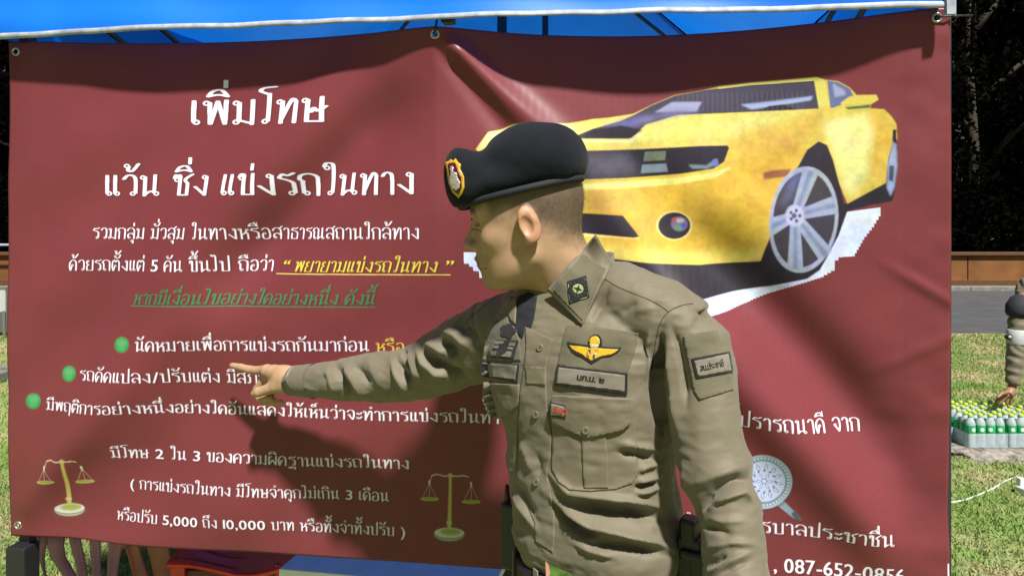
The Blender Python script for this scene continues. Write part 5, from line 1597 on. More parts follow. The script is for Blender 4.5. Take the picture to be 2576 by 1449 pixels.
# seams
for pts in ([(1195, 300), (1300, 365), (1440, 425), (1600, 490), (1700, 550), (1742, 585)], [(1955, 512), (1850, 530), (1742, 585), (1672, 680), (1640, 800), (1615, 950), (1600, 1080)], [(350, 420), (270, 445), (180, 520), (60, 620), (0, 690)]):
    line('seam', mp(S2, pts), M_SEAM, S, BV, .0008, .0000)
line('seam', mp(S2, [(1630, 700), (1600, 800), (1575, 950), (1560, 1080)]), M_TROU, S, BV, .0006, .0002)
def button(u, v, bv=BV, r=.0062, off=.003, par=S):
    h, n_, d_ = ray(u, v, bv)
    if h is None: return
    if n_.dot(d_) > 0: n_ = -n_
    n_ = (n_ - d_ * .5).normalized()
    c = h + n_ * off; x = n_.orthogonal().normalized(); y = n_.cross(x)
    m_ = MB(); rings = []
    for rr, zz in ((r * .9, -.002), (r, 0), (r, .0012), (r * .85, .0018), (r * .65, .0010), (.0001, .0008)):
        rings.append([c + n_ * zz + (x * math.cos(a) + y * math.sin(a)) * rr for a in np.linspace(0, 2 * PI, 20, endpoint=False)])
    m_.loft(rings)
    o = m_.build('button', M_BUT, par, True)
    h_ = MB()
    for a in (0, 1, 2, 3):
        q = c + n_ * .0014 + (x * math.cos(a * PI / 2 + .7) + y * math.sin(a * PI / 2 + .7)) * r * .3
        h_.tube([q - n_ * .0006, q + n_ * .0002], .0008, 8)
    h_.build('thread_hole', M_DARK, o)
button(*SA(930, 735)); button(*S3(565, 160)); button(*S3(570, 698)); button(*S3(965, 280), off=.0095); button(*S3(258, 160), off=.0055)

# collar: a leaf that folds over and stands off the shoulder
def surf(u, v, bvs, lift, dflt):
    best = None
    for b_ in bvs:
        h, n_, d_ = ray(u, v, b_)
        if h is not None and (best is None or h.y < best): best = h.y
    if best is None or best > 1.42 or best < 1.1: best = dflt + lift
    return at(u, v, best - lift)
BVB = BVHTree.FromPolygons([Vector(p) for p in Vb], [tuple(int(i) for i in q) for q in Qb])
def resample(pts, n):
    pts = np.array(pts, float); L = np.r_[0, np.cumsum(np.linalg.norm(np.diff(pts, axis=0), axis=1))]
    t = np.linspace(0, L[-1], n); return np.stack([np.interp(t, L, pts[:, k]) for k in range(pts.shape[1])], 1)
def leaf(name, A, B, lA, lB, dA, dB, nu=24, nv=12, th=.0022, bulge=.004):
    pa = resample(A, nu); pb = resample(B, nu)
    WA = resample([surf(u, v, (BV, BVB), lA, dA[i] if hasattr(dA, '__len__') else dA) for i, (u, v) in enumerate(A)], nu)
    WB_ = resample([surf(u, v, (BV, BVB), lB, dB) for u, v in B], nu)
    V = []
    for j in range(nv):
        t = j / (nv - 1)
        for i in range(nu):
            u, v = pa[i] * (1 - t) + pb[i] * t
            Yv = WA[i][1] * (1 - t) + WB_[i][1] * t - bulge * math.sin(PI * t)
            s_ = surf(u, v, (BV,), .0, 2)
            if s_.y < 1.5: Yv = min(Yv, s_.y - .0035)
            V.append(at(u, v, Yv))
    Fq = [(j * nu + i, j * nu + i + 1, (j + 1) * nu + i + 1, (j + 1) * nu + i) for j in range(nv - 1) for i in range(nu - 1)]
    o = mesh_np(name, V, Fq, M_SHIRT, S, True)
    md = o.modifiers.new('s', 'SOLIDIFY'); md.thickness = th; md.offset = 0
    return o, BVHTree.FromPolygons(V, Fq)
col, BC = leaf('collar', [(1377, 731), (1404, 697), (1440, 655), (1475, 617), (1498, 590)], [(1464, 818), (1486, 775), (1508, 727), (1527, 688), (1541, 661)], .012, .006, 1.27, 1.25)
vp = decal('velcro_panel', mp(S2, [(1010, 92), (1100, 150), (1200, 215), (1100, 440), (1006, 662), (880, 530), (762, 400), (880, 240)]), M_VEL, S, BC, .0012, .0014, 4)
rb = decal('rank_badge', mp(S2, [(878, 325), (1035, 276), (1066, 455), (897, 514)]), M_DARK, S, BC, .0016, .0028, 3)
cx_, cy_ = 970, 388
decal('badge_disc', [S2(cx_ + 46 * math.cos(a), cy_ + 42 * math.sin(a)) for a in np.linspace(0, 2 * PI, 22, endpoint=False)], mat('pale_green_thread', (.28, .34, .12), .7, var=.2), rb, BC, .0006, .0044, 3)
decal('star', [S2(cx_ + r_ * math.cos(a), cy_ + r_ * math.sin(a)) for a, r_ in zip(np.linspace(.3, 2 * PI + .3, 8, endpoint=False), [40, 13] * 4)], M_DARK, rb, BC, .0006, .0052, 3, False)
for q0, q1 in (((893, 340), (1025, 298)), ((1035, 305), (1052, 445)), ((1045, 458), (905, 500)), ((893, 490), (885, 345))):
    line('badge_edge', mp(S2, [q0, q1]), M_GRY, rb, BC, .0004, .0048, 0)
for k in range(12):
    a = k * PI / 6
    line('badge_ray', mp(S2, [(cx_ + 50 * math.cos(a), cy_ + 52 * math.sin(a)), (cx_ + 68 * math.cos(a), cy_ + 78 * math.sin(a))]), mat('grey_thread', (.05, .055, .07), .7) if k == 0 else bpy.data.materials['grey_thread'], rb, BC, .0005, .0046, 0)
leaf('collar', mp(SA, [(470, -60), (500, -20), (560, -40)]), mp(SA, [(380, 60), (470, 330), (540, 380)]), .010, .005, 1.33, 1.34, 12, 8)
# stand of the collar round the neck
m = MB(); rows = []
for zt_, gr in ((0, .004), (.5, .003), (1, .0), (1, -.003), (.5, -.001), (0, 0)):
    row = []
    for k in range(48):
        a = 2 * PI * k / 48
        dx, dy = math.cos(a), math.sin(a)
        p = Vector((.116, 1.348, 0)) + Vector((dx * (.066 + gr), dy * (.066 + gr), 0))
        bk_ = dx * .9 + dy * .25
        p.z = 1.476 + .020 * bk_ + zt_ * (.030 + .010 * bk_)
        p.x += .004 * zt_ * dx
        row.append(p)
    rows.append(row)
m.loft(rows, cap=False); m.build('collar_stand', M_SHIRT, S, True)
# cuff of the pointing arm
cc = [at(u, v, Y) for u, v, Y in ((792, 958, 1.694), (760, 958, 1.712), (735, 958.5, 1.728), (731.5, 958.5, 1.730), (734, 958.5, 1.728), (748, 958.3, 1.720))]
MB().tube(cc, [.0395, .0364, .0336, .0322, .0302, .0298], 40, cap=False).build('cuff', M_SHIRT, S, True)
cc = [at(u, v, Y) for u, v, Y in ((1869, 1655, 1.068), (1872, 1700, 1.06), (1873, 1706, 1.059), (1872, 1700, 1.06))]
MB().tube(cc, [.0375, .0350, .0335, .0310], 32, cap=False).build('cuff', M_SHIRT, S, True)

# brow, lashes and mouth line
M_HR = bpy.data.materials['hair']
for pts, r_ in ((mp(S1, [(238, 782), (265, 776), (305, 792)]), .0016), (mp(S1, [(236, 786), (270, 782), (300, 798)]), .0014)):
    line('eyebrow', pts, M_HR, person, BVB, r_, -.0004)
line('eyelashes', mp(S1, [(298, 872), (325, 868), (352, 876), (372, 888)]), M_HR, person, BVB, .0007, .0003)
line('mouth_line', mp(S1, [(352, 1158), (372, 1162), (392, 1160), (412, 1150)]), mat('lip_shade', (.10, .035, .025), .6), person, BVB, .0006, .0000)

# ------------------------------------------------------------ beret
Pf, Pb = at(1163, 521, 1.362), at(1463, 446, 1.300)
ax_f = (Pf - Pb).normalized(); lat = Vector((-math.sin(yaw), -math.cos(yaw), 0)); lat = (lat - ax_f * lat.dot(ax_f)).normalized(); nrm = lat.cross(ax_f)
if nrm.z < 0: nrm = -nrm
hb = .0030
c0 = (Pf + Pb) / 2
lo = np.array(c0) - (.20, .20, .10); hi = np.array(c0) + (.20, .22, .17)
Gb = grid(lo, hi, hb)
def RY(deg): return [list(r) for r in Matrix.Rotation(math.radians(deg), 3, 'Y')]
d = sd_ell(Gb, at(1345, 402, 1.335), (.094, .105, .066), RY(-2))
d = smin(d, sd_ell(Gb, at(1398, 408, 1.325), (.047, .090, .062), RY(4)), .02)
d = smin(d, sd_ell(Gb, at(1300, 450, 1.345), (.116, .102, .045), RY(-14)), .02)
d = smin(d, sd_ell(Gb, at(1162, 448, 1.335), (.0315, .055, .054), RY(-8)), .014)
d = smin(d, sd_ell(Gb, at(1190, 485, 1.345), (.040, .075, .040), RY(-30)), .02)
d = smin(d, sd_ell(Gb, at(1330, 420, 1.44), (.080, .060, .050)), .03)           # cloth pulled down on the far side
# crease where the stiffened flash meets the crown
d = smin(d, sd_ell(Gb, at(1195, 440, 1.335), (.040, .060, .040)), .02)
d = smax(d, -sd_cap(Gb, at(1182, 378, 1.285), at(1232, 450, 1.205), .005, .004), .010)
plane = -((Gb - np.array(Pf)) @ np.array(nrm)) - .002
d = smax(d, plane, .008)
Vt, Qt = surface_nets(d, lo, hb); Vt = laplace(Vt, Qt, 2)
Nt = vnormals(Vt, Qt)
Vt = Vt + Nt * (.0014 * vnoise(Vt, 22, 31) + .0006 * vnoise(Vt, 70, 32))[:, None]
beret = mesh_np('beret', Vt, Qt, M_FELT, person, True)
pk2 = rng.integers(0, len(Vt), 14000)
b0 = Vt[pk2] + rng.normal(size=(len(pk2), 3)) * .0012
dr2 = Nt[pk2] + rng.normal(size=(len(pk2), 3)) * .9; dr2 /= np.linalg.norm(dr2, axis=1)[:, None]
sv = np.cross(dr2, rng.normal(size=dr2.shape)); sv /= np.linalg.norm(sv, axis=1)[:, None]
VV = np.stack([b0 - sv * .00012, b0 + sv * .00012, b0 + dr2 * (.0012 + .0012 * rng.random((len(pk2), 1)))], 1).reshape(-1, 3)
tag(mesh_np('wool_fuzz', VV, np.arange(len(VV)).reshape(-1, 3), M_FELT, beret), kind='stuff')
BT = BVHTree.FromPolygons([Vector(p) for p in Vt], [tuple(int(i) for i in q) for q in Qt])
La = (Pf - Pb).length / 2
ringp = []
for k in range(61):
    a = 2 * PI * k / 60
    w_ = .0865
    ringp.append(c0 + ax_f * math.cos(a) * (La - .001) + lat * math.sin(a) * w_ - nrm * .001)
MB().tube(ringp, [.0062] * 61, 10, cap=False).build('band', M_BAND, beret, True)
bp = [(108, 372), (132, 366), (150, 352), (165, 364), (182, 346), (198, 372), (220, 388), (214, 420), (243, 478), (246, 560), (228, 608), (205, 634), (160, 590), (132, 520), (122, 440)]
bdg = decal('cap_badge', mp(S1, bp), M_GOLD, beret, BT, .0022, .001, 3)
ib = [(130, 388), (150, 378), (178, 376), (196, 398), (200, 430), (226, 482), (230, 558), (205, 608), (168, 576), (145, 512), (138, 440)]
decal('badge_field', mp(S1, ib), mat('maroon_enamel', (.075, .006, .010), .4), bdg, BT, .0008, .0034, 3)
decal('badge_figure', mp(S1, [(150, 405), (165, 402), (172, 420), (166, 440), (192, 452), (200, 490), (220, 520), (214, 560), (190, 578), (160, 560), (145, 520), (144, 480), (152, 450), (146, 425)]), mat('silver_metal', (.55, .50, .47), .35, metal=.6, var=.35, vscale=400, bump=.8, bscale=500), bdg, BT, .0012, .0042, 2.5)

# ------------------------------------------------------------ trousers, belt, boots
shl = []
m = MB(); m.loft([torso_ring(z, cx, 1.335, a, b) for z, cx, a, b in ((1.00, .160, .140, .108), (.965, .160, .150, .118), (.92, .158, .165, .128), (.86, .156, .172, .130), (.80, .154, .165, .120), (.77, .154, .14, .10))]); shl.append((m.v, m.f))
hip = Vector((.156, 1.335, 0))
for s_ in (-1, 1):
    m = MB(); m.tube([hip + TL * (.085 * s_) + Vector((0, 0, .84)), hip + TL * (.09 * s_) + Vector((0, 0, .72)), hip + TL * (.10 * s_) + TF * .02 + Vector((0, 0, .50)), hip + TL * (.105 * s_) + Vector((0, 0, .28)), hip + TL * (.11 * s_) - TF * .01 + Vector((0, 0, .10))], [.085, .090, .074, .064, .068], 28); shl.append((m.v, m.f))
Vq, Qq = remesh(shl, .007, 3)
Nq = vnormals(Vq, Qq)
Vq = Vq + Nq * (.006 * np.sin(Vq[:, 2] * 42 + 5 * vnoise(Vq, 7, 41)) * (sm(-Vq[:, 2], -.55, -.1) * .7 + .3) + .002 * vnoise(Vq, 25, 42))[:, None]
trou = mesh_np('trousers', Vq, Qq, M_TROU, person, True)
m = MB(); m.loft([torso_ring(z, .160, 1.335, .150, .118, grow=g_) for z, g_ in ((.950, .002), (.950, .008), (.985, .008), (.985, .001))], cap=False)
belt = m.build('belt', M_LEATH, person, True)
for k in (12, 16, 20, 26, 32, 40, 48, 56, 62):
    p = torso_ring(.968, .160, 1.335, .150, .118, grow=.011)[k]; n_ = (p - Vector((.16, 1.335, .968))).normalized()
    R_ = n_.to_track_quat('Y', 'Z').to_matrix()
    MB().box(p, (.014, .003, .055), R_).build('belt_loop', M_TAPE if k in (12, 16, 20) else M_TROU, trou, bevel=.001)
for s_ in (-1, 1):
    c = hip + TL * (.11 * s_)
    m = MB(); rr = []
    for zz, fw, L_, w_ in ((.0, .05, .140, .050), (.025, .05, .142, .052), (.05, .045, .135, .048), (.08, .02, .10, .045), (.12, .0, .058, .048), (.22, -.005, .056, .052)):
        rr.append([c + TF * (fw + L_ * math.cos(a)) * 1 + TL * w_ * math.sin(a) + Vector((0, 0, zz)) for a in np.linspace(0, 2 * PI, 24, endpoint=False)])
    m.loft(rr); m.build('boot', M_LEATH, person, True)

# gear on the belt: things he carries
def gear(name, boxes, m_, label, cat):
    root = None
    o = MB()
    for c, sz, rz in boxes:
        o.box(c, sz, Matrix.Rotation(rz, 3, 'Z'))
    return tag(o.build(name, m_, None, bevel=.006), label, cat)
ry = math.radians(-33)
hp = at(1742, 1425, 1.235)
hol = gear('holster', [(hp + Vector((0, 0, -.02)), (.045, .040, .15), ry), (hp + Vector((-.004, 0, .058)), (.030, .036, .05), ry), (hp + Vector((.006, -.012, .028)), (.052, .046, .018), ry)], M_LEATH, 'black holster on his left hip beside the hanging arm', 'holster')
MB().box(hp + Vector((.0, -.026, .012)), (.020, .006, .03), Matrix.Rotation(ry, 3, 'Z')).build('strap', M_BLKP, hol, bevel=.002)
rp = at(1292, 1345, 1.40)
rad = gear('radio', [(rp, (.042, .034, .125), ry)], M_BLKP, 'black handheld radio clipped on his right hip behind the shirt', 'radio')
MB().tube([rp + Vector((-.012, 0, .06)), rp + Vector((-.012, 0, .075)), rp + Vector((-.012, 0, .095))], [.006, .005, .0035], 10).build('antenna', M_BLKP, rad, True)
MB().tube([rp + Vector((.010, 0, .06)), rp + Vector((.010, 0, .073))], .006, 12).build('knob', M_BLKP, rad, True)
cd = MB(); A_ = [at(u, v, 1.185) for u, v in ((1372, 1412), (1392, 1424), (1438, 1447), (1440, 1500), (1376, 1500))]
cd.add(A_ + [p + Vector((0, .002, 0)) for p in A_], [(0, 1, 2, 3, 4), (9, 8, 7, 6, 5), (0, 5, 6, 1), (1, 6, 7, 2), (2, 7, 8, 3), (3, 8, 9, 4), (4, 9, 5, 0)])
cdo = tag(cd.build('pass_card', mat('green_card', (.06, .13, .02), .5, var=.6, vscale=60)), 'small green card with a pale edge hanging below the shirt hem', 'card')
A_ = [at(u, v, 1.183) for u, v in ((1372, 1412), (1380, 1420), (1384, 1440), (1378, 1460), (1374, 1460))]
cp_ = MB(); cp_.add(A_ + [p + Vector((0, .001, 0)) for p in A_], [(0, 1, 2, 3, 4), (9, 8, 7, 6, 5), (0, 5, 6, 1), (1, 6, 7, 2), (2, 7, 8, 3), (3, 8, 9, 4), (4, 9, 5, 0)]); cp_.build('edge_strip', mat('pink_card', (.45, .22, .17), .5), cdo)

# ------------------------------------------------------------ chairs, stool and low table behind the banner
def S8(x, y): return (.25655 * x, 1113.8 + .25655 * y)
M_PURP = mat('purple_plastic', (.28, .12, .20), .35, var=.15, vscale=5)
M_MAR = mat('maroon_plastic', (.32, .11, .08), .35, var=.2, vscale=5)
M_RED = mat('red_plastic', (.62, .035, .025), .22, var=.25, vscale=7, bump=.2, bscale=12)
def slat(pl, pr, Y0, th=.010):
    """a bent plastic slat between two edges given top to bottom"""
    n = 8; L_ = resample(pl, n); R_ = resample(pr, n); rows = []
    for i in range(n):
        a, b = at(*L_[i], Y0 + .01 * math.sin(i)), at(*R_[i], Y0 + .01 * math.sin(i)); t = Vector((0, th, 0))
        a2, b2 = a.lerp(b, .12), a.lerp(b, .88)
        rows.append([a + t * .5, a2, b2, b + t * .5, b2 + t, a2 + t])
    return MB().loft(rows)
def low_chair(name, label, slats, m_, Y0, x0, x1):
    r_ = empty(name, at((x0 + x1) / 2, 1449, Y0), label, 'chair'); r_.location.z = 0
    for l_, rr_ in slats: slat(mp(S8, l_), mp(S8, rr_), Y0).build('slat', m_, r_, True)
    a, b = at(x0, 1355, Y0), at(x1, 1355, Y0)
    MB().tube([a + Vector((-.01, 0, -.02)), a + Vector((0, 0, .02)), a + Vector((.04, .0, .065)), (a + b) / 2 + Vector((0, .01, .085)), b + Vector((-.04, 0, .065)), b + Vector((0, 0, .02)), b + Vector((.01, 0, -.02))], .013, 10).build('top_rail', m_, r_, True)
    zs = .40
    c = (a + b) / 2
    MB().box((c.x, Y0 + .16, zs), (b.x - a.x - .02, .29, .018)).build('seat', m_, r_, bevel=.006)
    for sx in (a.x + .02, b.x - .02):
        for sy in (Y0 + .02, Y0 + .29):
            MB().loft([[(sx + w_ * q, sy + w_ * p, z) for q, p in ((-1, -1), (1, -1), (1, 1), (-1, 1))] for z, w_ in ((0, .010), (zs, .017))]).build('leg', m_, r_)
    return r_
low_chair('plastic_chair', 'purple plastic chair with fan shaped back slats under the banner by the left pole',
          [([(300, 880), (330, 1050), (400, 1200), (440, 1330), (450, 1700)], [(470, 880), (430, 1100), (418, 1180), (440, 1320), (470, 1700)]),
           ([(440, 880), (455, 1095), (530, 1190), (610, 1330), (620, 1700)], [(640, 880), (612, 1050), (625, 1100), (755, 1320), (770, 1700)]),
           ([(660, 880), (668, 985), (720, 1150), (760, 1330), (780, 1700)], [(775, 880), (785, 960), (830, 1150), (858, 1330), (860, 1700)]),
           ([(858, 880), (865, 960), (880, 1150), (895, 1330), (890, 1700)], [(975, 880), (978, 960), (982, 1150), (985, 1330), (960, 1700)]),
           ([(1062, 880), (1062, 960), (1045, 1150), (1040, 1330), (1010, 1700)], [(1210, 880), (1200, 975), (1160, 1180), (1140, 1330), (1100, 1700)])], M_PURP, 2.15, 92, 296)
low_chair('plastic_chair', 'maroon plastic chair with two broad slats between the purple chair and the red stool',
          [([(1190, 900), (1240, 1100), (1300, 1330), (1360, 1700)], [(1330, 900), (1400, 1150), (1470, 1330), (1520, 1700)]),
           ([(1400, 900), (1450, 1100), (1500, 1330), (1540, 1700)], [(1640, 900), (1680, 1100), (1725, 1330), (1700, 1700)])], M_MAR, 2.18, 318, 430)
st = empty('plastic_stool', (-.82, 2.27, 0), 'shiny red plastic stool with a ribbed top, between the maroon chair and the pale table', 'stool')
V = []; nx2, ny2 = 44, 22
for j in range(ny2):
    for i in range(nx2):
        s_, t = i / (nx2 - 1), j / (ny2 - 1)
        x = -.985 + .37 * s_ + .045 * t; y = 2.10 + .30 * t
        z = .610 + .035 * t - .018 * math.sin(PI * s_) + .004 * math.sin(t * 34) * (s_ < .5) + .010 * math.sin(s_ * 7 + t * 5)
        V.append((x, y, z))
Fq = [(j * nx2 + i, j * nx2 + i + 1, (j + 1) * nx2 + i + 1, (j + 1) * nx2 + i) for j in range(ny2 - 1) for i in range(nx2 - 1)]
o = mesh_np('seat', V, Fq, M_RED, st, True); md = o.modifiers.new('s', 'SOLIDIFY'); md.thickness = .012
for x, y in ((-.955, 2.13), (-.655, 2.13), (-.91, 2.38), (-.615, 2.38)):
    MB().loft([[(x + w_ * q, y + w_ * p, z) for q, p in ((-1, -1), (1, -1), (1, 1), (-1, 1))] for z, w_ in ((0, .013), (.605, .020))]).build('leg', M_RED, st)
MB().box((-.80, 2.13, .54), (.28, .014, .09)).build('apron', mat('dark_red_plastic', (.10, .008, .010), .25), st, bevel=.004)
tb = empty('low_table', at(701, 1430, 2.03), 'table with a pale blue top and black frame seen below the banner', 'table'); tb.location.z = 0
c0_ = at(701, 1430, 2.03); dx_ = Vector((.985, -.172, 0)); dy_ = Vector((.172, .985, 0))
q = [c0_ + dy_ * .0, c0_ + dx_ * .60, c0_ + dx_ * .62 + dy_ * .42, c0_ + dx_ * .03 + dy_ * .42]
tm = MB(); tm.add(q + [p - Vector((0, 0, .022)) for p in q], [(0, 1, 2, 3), (7, 6, 5, 4), (0, 4, 5, 1), (1, 5, 6, 2), (2, 6, 7, 3), (3, 7, 4, 0)])
tm.build('table_top', mat('pale_blue_top', (.78, .82, .85), .5, var=.06, vscale=20), tb, bevel=.003)
RR = Matrix(((dx_.x, dy_.x, 0), (dx_.y, dy_.y, 0), (0, 0, 1)))
MB().box(c0_ + dx_ * .31 + dy_ * .02 - Vector((0, 0, .085)), (.56, .02, .12), RR).build('apron', M_BLKP, tb, bevel=.003)
for a_, b_ in ((.03, .03), (.57, .03), (.03, .39), (.57, .39)):
    MB().box(c0_ + dx_ * a_ + dy_ * b_ - Vector((0, 0, (c0_.z + .022) / 2)), (.025, .025, c0_.z - .022), RR).build('leg', M_BLKP, tb, bevel=.002)

# ------------------------------------------------------------ far left: sign board, rail, drain
def gp(u, v, z=0.): return at(u, v, (CAMZ - z) * F / (v - 544))
sb = empty('sign_board', (-6.75, 9.7, 0), 'low white board on two thin legs on the lawn at the left edge', 'board')
MB().box((-6.95, 9.7, .495), (.62, .03, .30)).build('panel', mat('white_board', (.38, .40, .38), .6, var=.08), sb, bevel=.004)
MB().box((-6.95, 9.7, .655), (.66, .045, .025)).build('frame', M_STEEL, sb, bevel=.003)
for x in (-7.2, -6.66): MB().box((x, 9.7, .18), (.03, .03, .36)).build('leg', M_STEEL, sb, bevel=.002)
dr_ = MB().box((-8.2, 6.95, .05), (6.6, .55, .10)).box((-8.2, 7.32, .06), (6.6, .10, .12)).build('drain_edge', M_CONC, None, bevel=.01)
tag(dr_, kind='structure')
rl = empty('handrail', (-12, 12.5, 0), 'thin pale metal rail along the road at the left edge', 'railing')
MB().tube([(-16, 15.9, .98), (-6.5, 15.9, .98)], .028, 8).build('rail', M_TRIM, rl, True)
for k in range(6): MB().tube([(-15.5 + k * 1.7, 15.9, .1), (-15.5 + k * 1.7, 15.9, .98)], .022, 8).build('post', M_TRIM, rl, True)

# ------------------------------------------------------------ far right: bottles, stone, power strip
def S6(x, y): return (2265.4 + .32246 * x, 981.7 + .32246 * y)
M_PET = mat('clear_plastic', (.62, .74, .76), .12, var=.05)
pb = M_PET.node_tree.nodes['Principled BSDF']; pb.inputs['Transmission Weight'].default_value = .55; pb.inputs['IOR'].default_value = 1.25
M_CAP = mat('lime_cap', (.38, .50, .07), .4, var=.1)
M_LAB = mat('green_label', (.02, .30, .10), .4, var=.15, vscale=60)
M_LW = mat('white_print', (.60, .68, .60), .5)
def lathe(prof, n=14):
    return [[(r * math.cos(2 * PI * k / n), r * math.sin(2 * PI * k / n), z) for k in range(n)] for r, z in prof]
def mdata(name, mb_, m_):
    me = bpy.data.meshes.new(name); me.from_pydata(mb_.v, [], mb_.f); me.materials.append(m_)
    me.polygons.foreach_set('use_smooth', np.ones(len(me.polygons), bool)); me.update(); return me
ME_B = mdata('bottle', MB().loft(lathe([(.026, 0), (.031, .006), (.030, .03), (.0315, .045), (.030, .06), (.0315, .075), (.031, .095), (.031, .15), (.027, .172), (.016, .192), (.0125, .198), (.0125, .205)])), M_PET)
ME_C = mdata('cap', MB().loft(lathe([(.0150, .203), (.0155, .205), (.0155, .220), (.013, .222)])), M_CAP)
lb = MB().loft(lathe([(.0316, .092), (.0319, .094), (.0319, .146), (.0316, .148)], 18), cap=False)
ME_L = mdata('label', lb, M_LAB)
ov = MB()
pts_ = []
for a in np.linspace(0, 2 * PI, 14, endpoint=False):
    th_ = -PI / 2 + .42 * math.cos(a); pts_.append((.0323 * math.cos(th_), .0323 * math.sin(th_), .121 + .013 * math.sin(a)))
ov.add(pts_ + [(0, -.0325, .121)], [(i, (i + 1) % 14, 14) for i in range(14)])
ME_O = mdata('label_mark', ov, M_LW)
M_FILM = mat('shrink_film', (.55, .64, .68), .15, var=.1, bump=.6, bscale=30, bdist=.01)
pf = M_FILM.node_tree.nodes['Principled BSDF']; pf.inputs['Alpha'].default_value = .42
packs = [(3.055, 4.945, 'front row pack of water bottles just right of the dark pole', 0),
         (3.330, 4.950, 'pack of water bottles in the front row at the right edge of the picture', 0),
         (2.785, 5.100, 'pack of water bottles in the front row half hidden behind the dark pole', 0),
         (3.070, 5.165, 'pack of water bottles in the second row, under the reaching hand', 0),
         (3.345, 5.170, 'pack of water bottles in the second row at the right picture edge', 0),
         (2.800, 5.320, 'pack of water bottles in the second row behind the dark pole', 0)]
for pi_, (x, y, lab, _) in enumerate(packs):
    pk_ = empty('bottle_pack', (x, y, .05), lab, 'bottle pack', 'packs of water bottles on the lawn')
    for j in range(3):
        for i in range(4):
            b_ = bpy.data.objects.new('bottle', ME_B); COL.objects.link(b_); b_.parent = pk_
            b_.location = (.033 + i * .0655, .033 + j * .0655, 0)
            b_.rotation_euler = (random.uniform(-.02, .02), random.uniform(-.02, .02), random.uniform(-.5, .5))
            for nm, me in (('cap', ME_C), ('label', ME_L)):
                c_ = bpy.data.objects.new(nm, me); COL.objects.link(c_); c_.parent = b_
            if j == 0:
                c_ = bpy.data.objects.new('label_mark', ME_O); COL.objects.link(c_); c_.parent = b_
    fm = MB(); W_, D_ = 4 * .0655, 3 * .0655
    out = []
    for k in range(60):
        t = k / 60 * 2 * (W_ + D_)
        if t < W_: p = (t, 0, 0, -1)
        elif t < W_ + D_: p = (W_, t - W_, 1, 0)
        elif t < 2 * W_ + D_: p = (2 * W_ + D_ - t, D_, 0, 1)
        else: p = (0, 2 * (W_ + D_) - t, -1, 0)
        sc = .002 + .004 * abs(math.cos(((p[0] if p[3] else p[1]) / .0655) * PI)) * -1
        out.append((p[0] + p[2] * (.003 + sc), p[1] + p[3] * (.003 + sc)))
    fm.loft([[(a, b, z) for a, b in out] for z in (.002, .03, .06, .085, .097)], cap=False)
    f_ = fm.build('shrink_film', M_FILM, None, True); f_.parent = pk_
# rough pale stone slab under the packs
V = []; n = 70; m2_ = 24
for j in range(m2_):
    for i in range(n):
        s_, t = i / (n - 1), j / (m2_ - 1)
        x = 2.72 + 1.05 * s_; y = 4.80 + .80 * t
        e_ = min(s_ * 9, (1 - s_) * 9, t * 5, (1 - t) * 5, 1)
        V.append((x, y, .048 * e_))
V = np.array(V); nzs = vnoise(V, 14, 51) * .5 + vnoise(V, 40, 52) * .3
ed = (V[:, 2] < .046)
V[:, 1] += np.where(V[:, 1] < 4.9, (nzs * .05 - .02 + np.where(V[:, 0] < 3.0, .12, 0)) , 0); V[:, 2] += nzs * .010 * ed + .0005
Fq = [(j * n + i, j * n + i + 1, (j + 1) * n + i + 1, (j + 1) * n + i) for j in range(m2_ - 1) for i in range(n - 1)]
sl = mesh_np('stone_slab', V, Fq, mat('pale_stone', (.30, .27, .23), .9, var=.1, vscale=22, dark=(.035, .03, .025), bump=1, bscale=60, bdist=.01), None, True)
tag(sl, 'rough pale flat stone lying in the grass under the bottle packs', 'stone')
M_WPL = mat('white_plastic', (.62, .64, .62), .35, var=.04)
cp0 = [gp(*S6(x, y), .006) for x, y in ((300, 890), (415, 870), (500, 855), (620, 810), (730, 760), (820, 705), (915, 668), (945, 680), (958, 735))]
tag(MB().tube([Vector(p) for p in resample([tuple(p) for p in cp0], 40)], .0042, 8).build('extension_cord', M_WPL, None, True), 'thin white cord running over the lawn to the white socket strip', 'cord')
pc = gp(*S6(985, 800))
ps = empty('power_strip', pc, 'white power strip lying on the lawn at the right edge', 'power strip')
RZ = Matrix.Rotation(.25, 3, 'Z')
MB().box(pc + Vector((.06, 0, .022)), (.24, .065, .040), RZ).build('housing', M_WPL, ps, bevel=.006)
for k in range(3): MB().box(pc + RZ @ Vector((-.01 + .07 * k, 0, .043)) + Vector((.0, 0, 0)), (.036, .036, .002), RZ).build('socket', mat('socket_grey', (.2, .2, .2), .5), ps)
MB().box(pc + RZ @ Vector((-.035, .01, .065)), (.03, .03, .05), RZ).build('plug', M_WPL, ps, bevel=.005)

# ------------------------------------------------------------ second person, bending over the bottles at the right edge
def SP(x, y): return (2491.9 + .22828 * x, 698.5 + .22828 * y)
Yp = 5.16
sho = at(2566, 770, 5.20)
armp = [at(2566, 770, 5.20), at(2562, 820, 5.18), at(2559, 862, 5.17), at(2553, 915, 5.15), at(2547, 962, 5.13)]
hip2 = Vector((4.22, 5.45, .93)); che = Vector((3.78, 5.36, 1.03)); nec = Vector((3.66, 5.30, .99)); hed = Vector((3.70, 5.06, .86))
shs = []
m = MB(); m.tube([hip2 + Vector((.04, 0, -.03)), hip2, (hip2 + che) / 2 + Vector((0, 0, .03)), che, sho + Vector((.10, .12, -.05)), nec + Vector((.05, 0, -.04))], [.10, .15, .145, .135, .075, .05], 24); torso2 = (m.v, m.f)
wr = at(2546, 975, 5.13); 
hand2 = []
m = MB(); m.tube([at(2551, 940, 5.14), wr, at(2541, 985, 5.11), at(2535, 993, 5.10)], [.026, .026, .036, .034], 16); hand2.append((m.v, m.f))
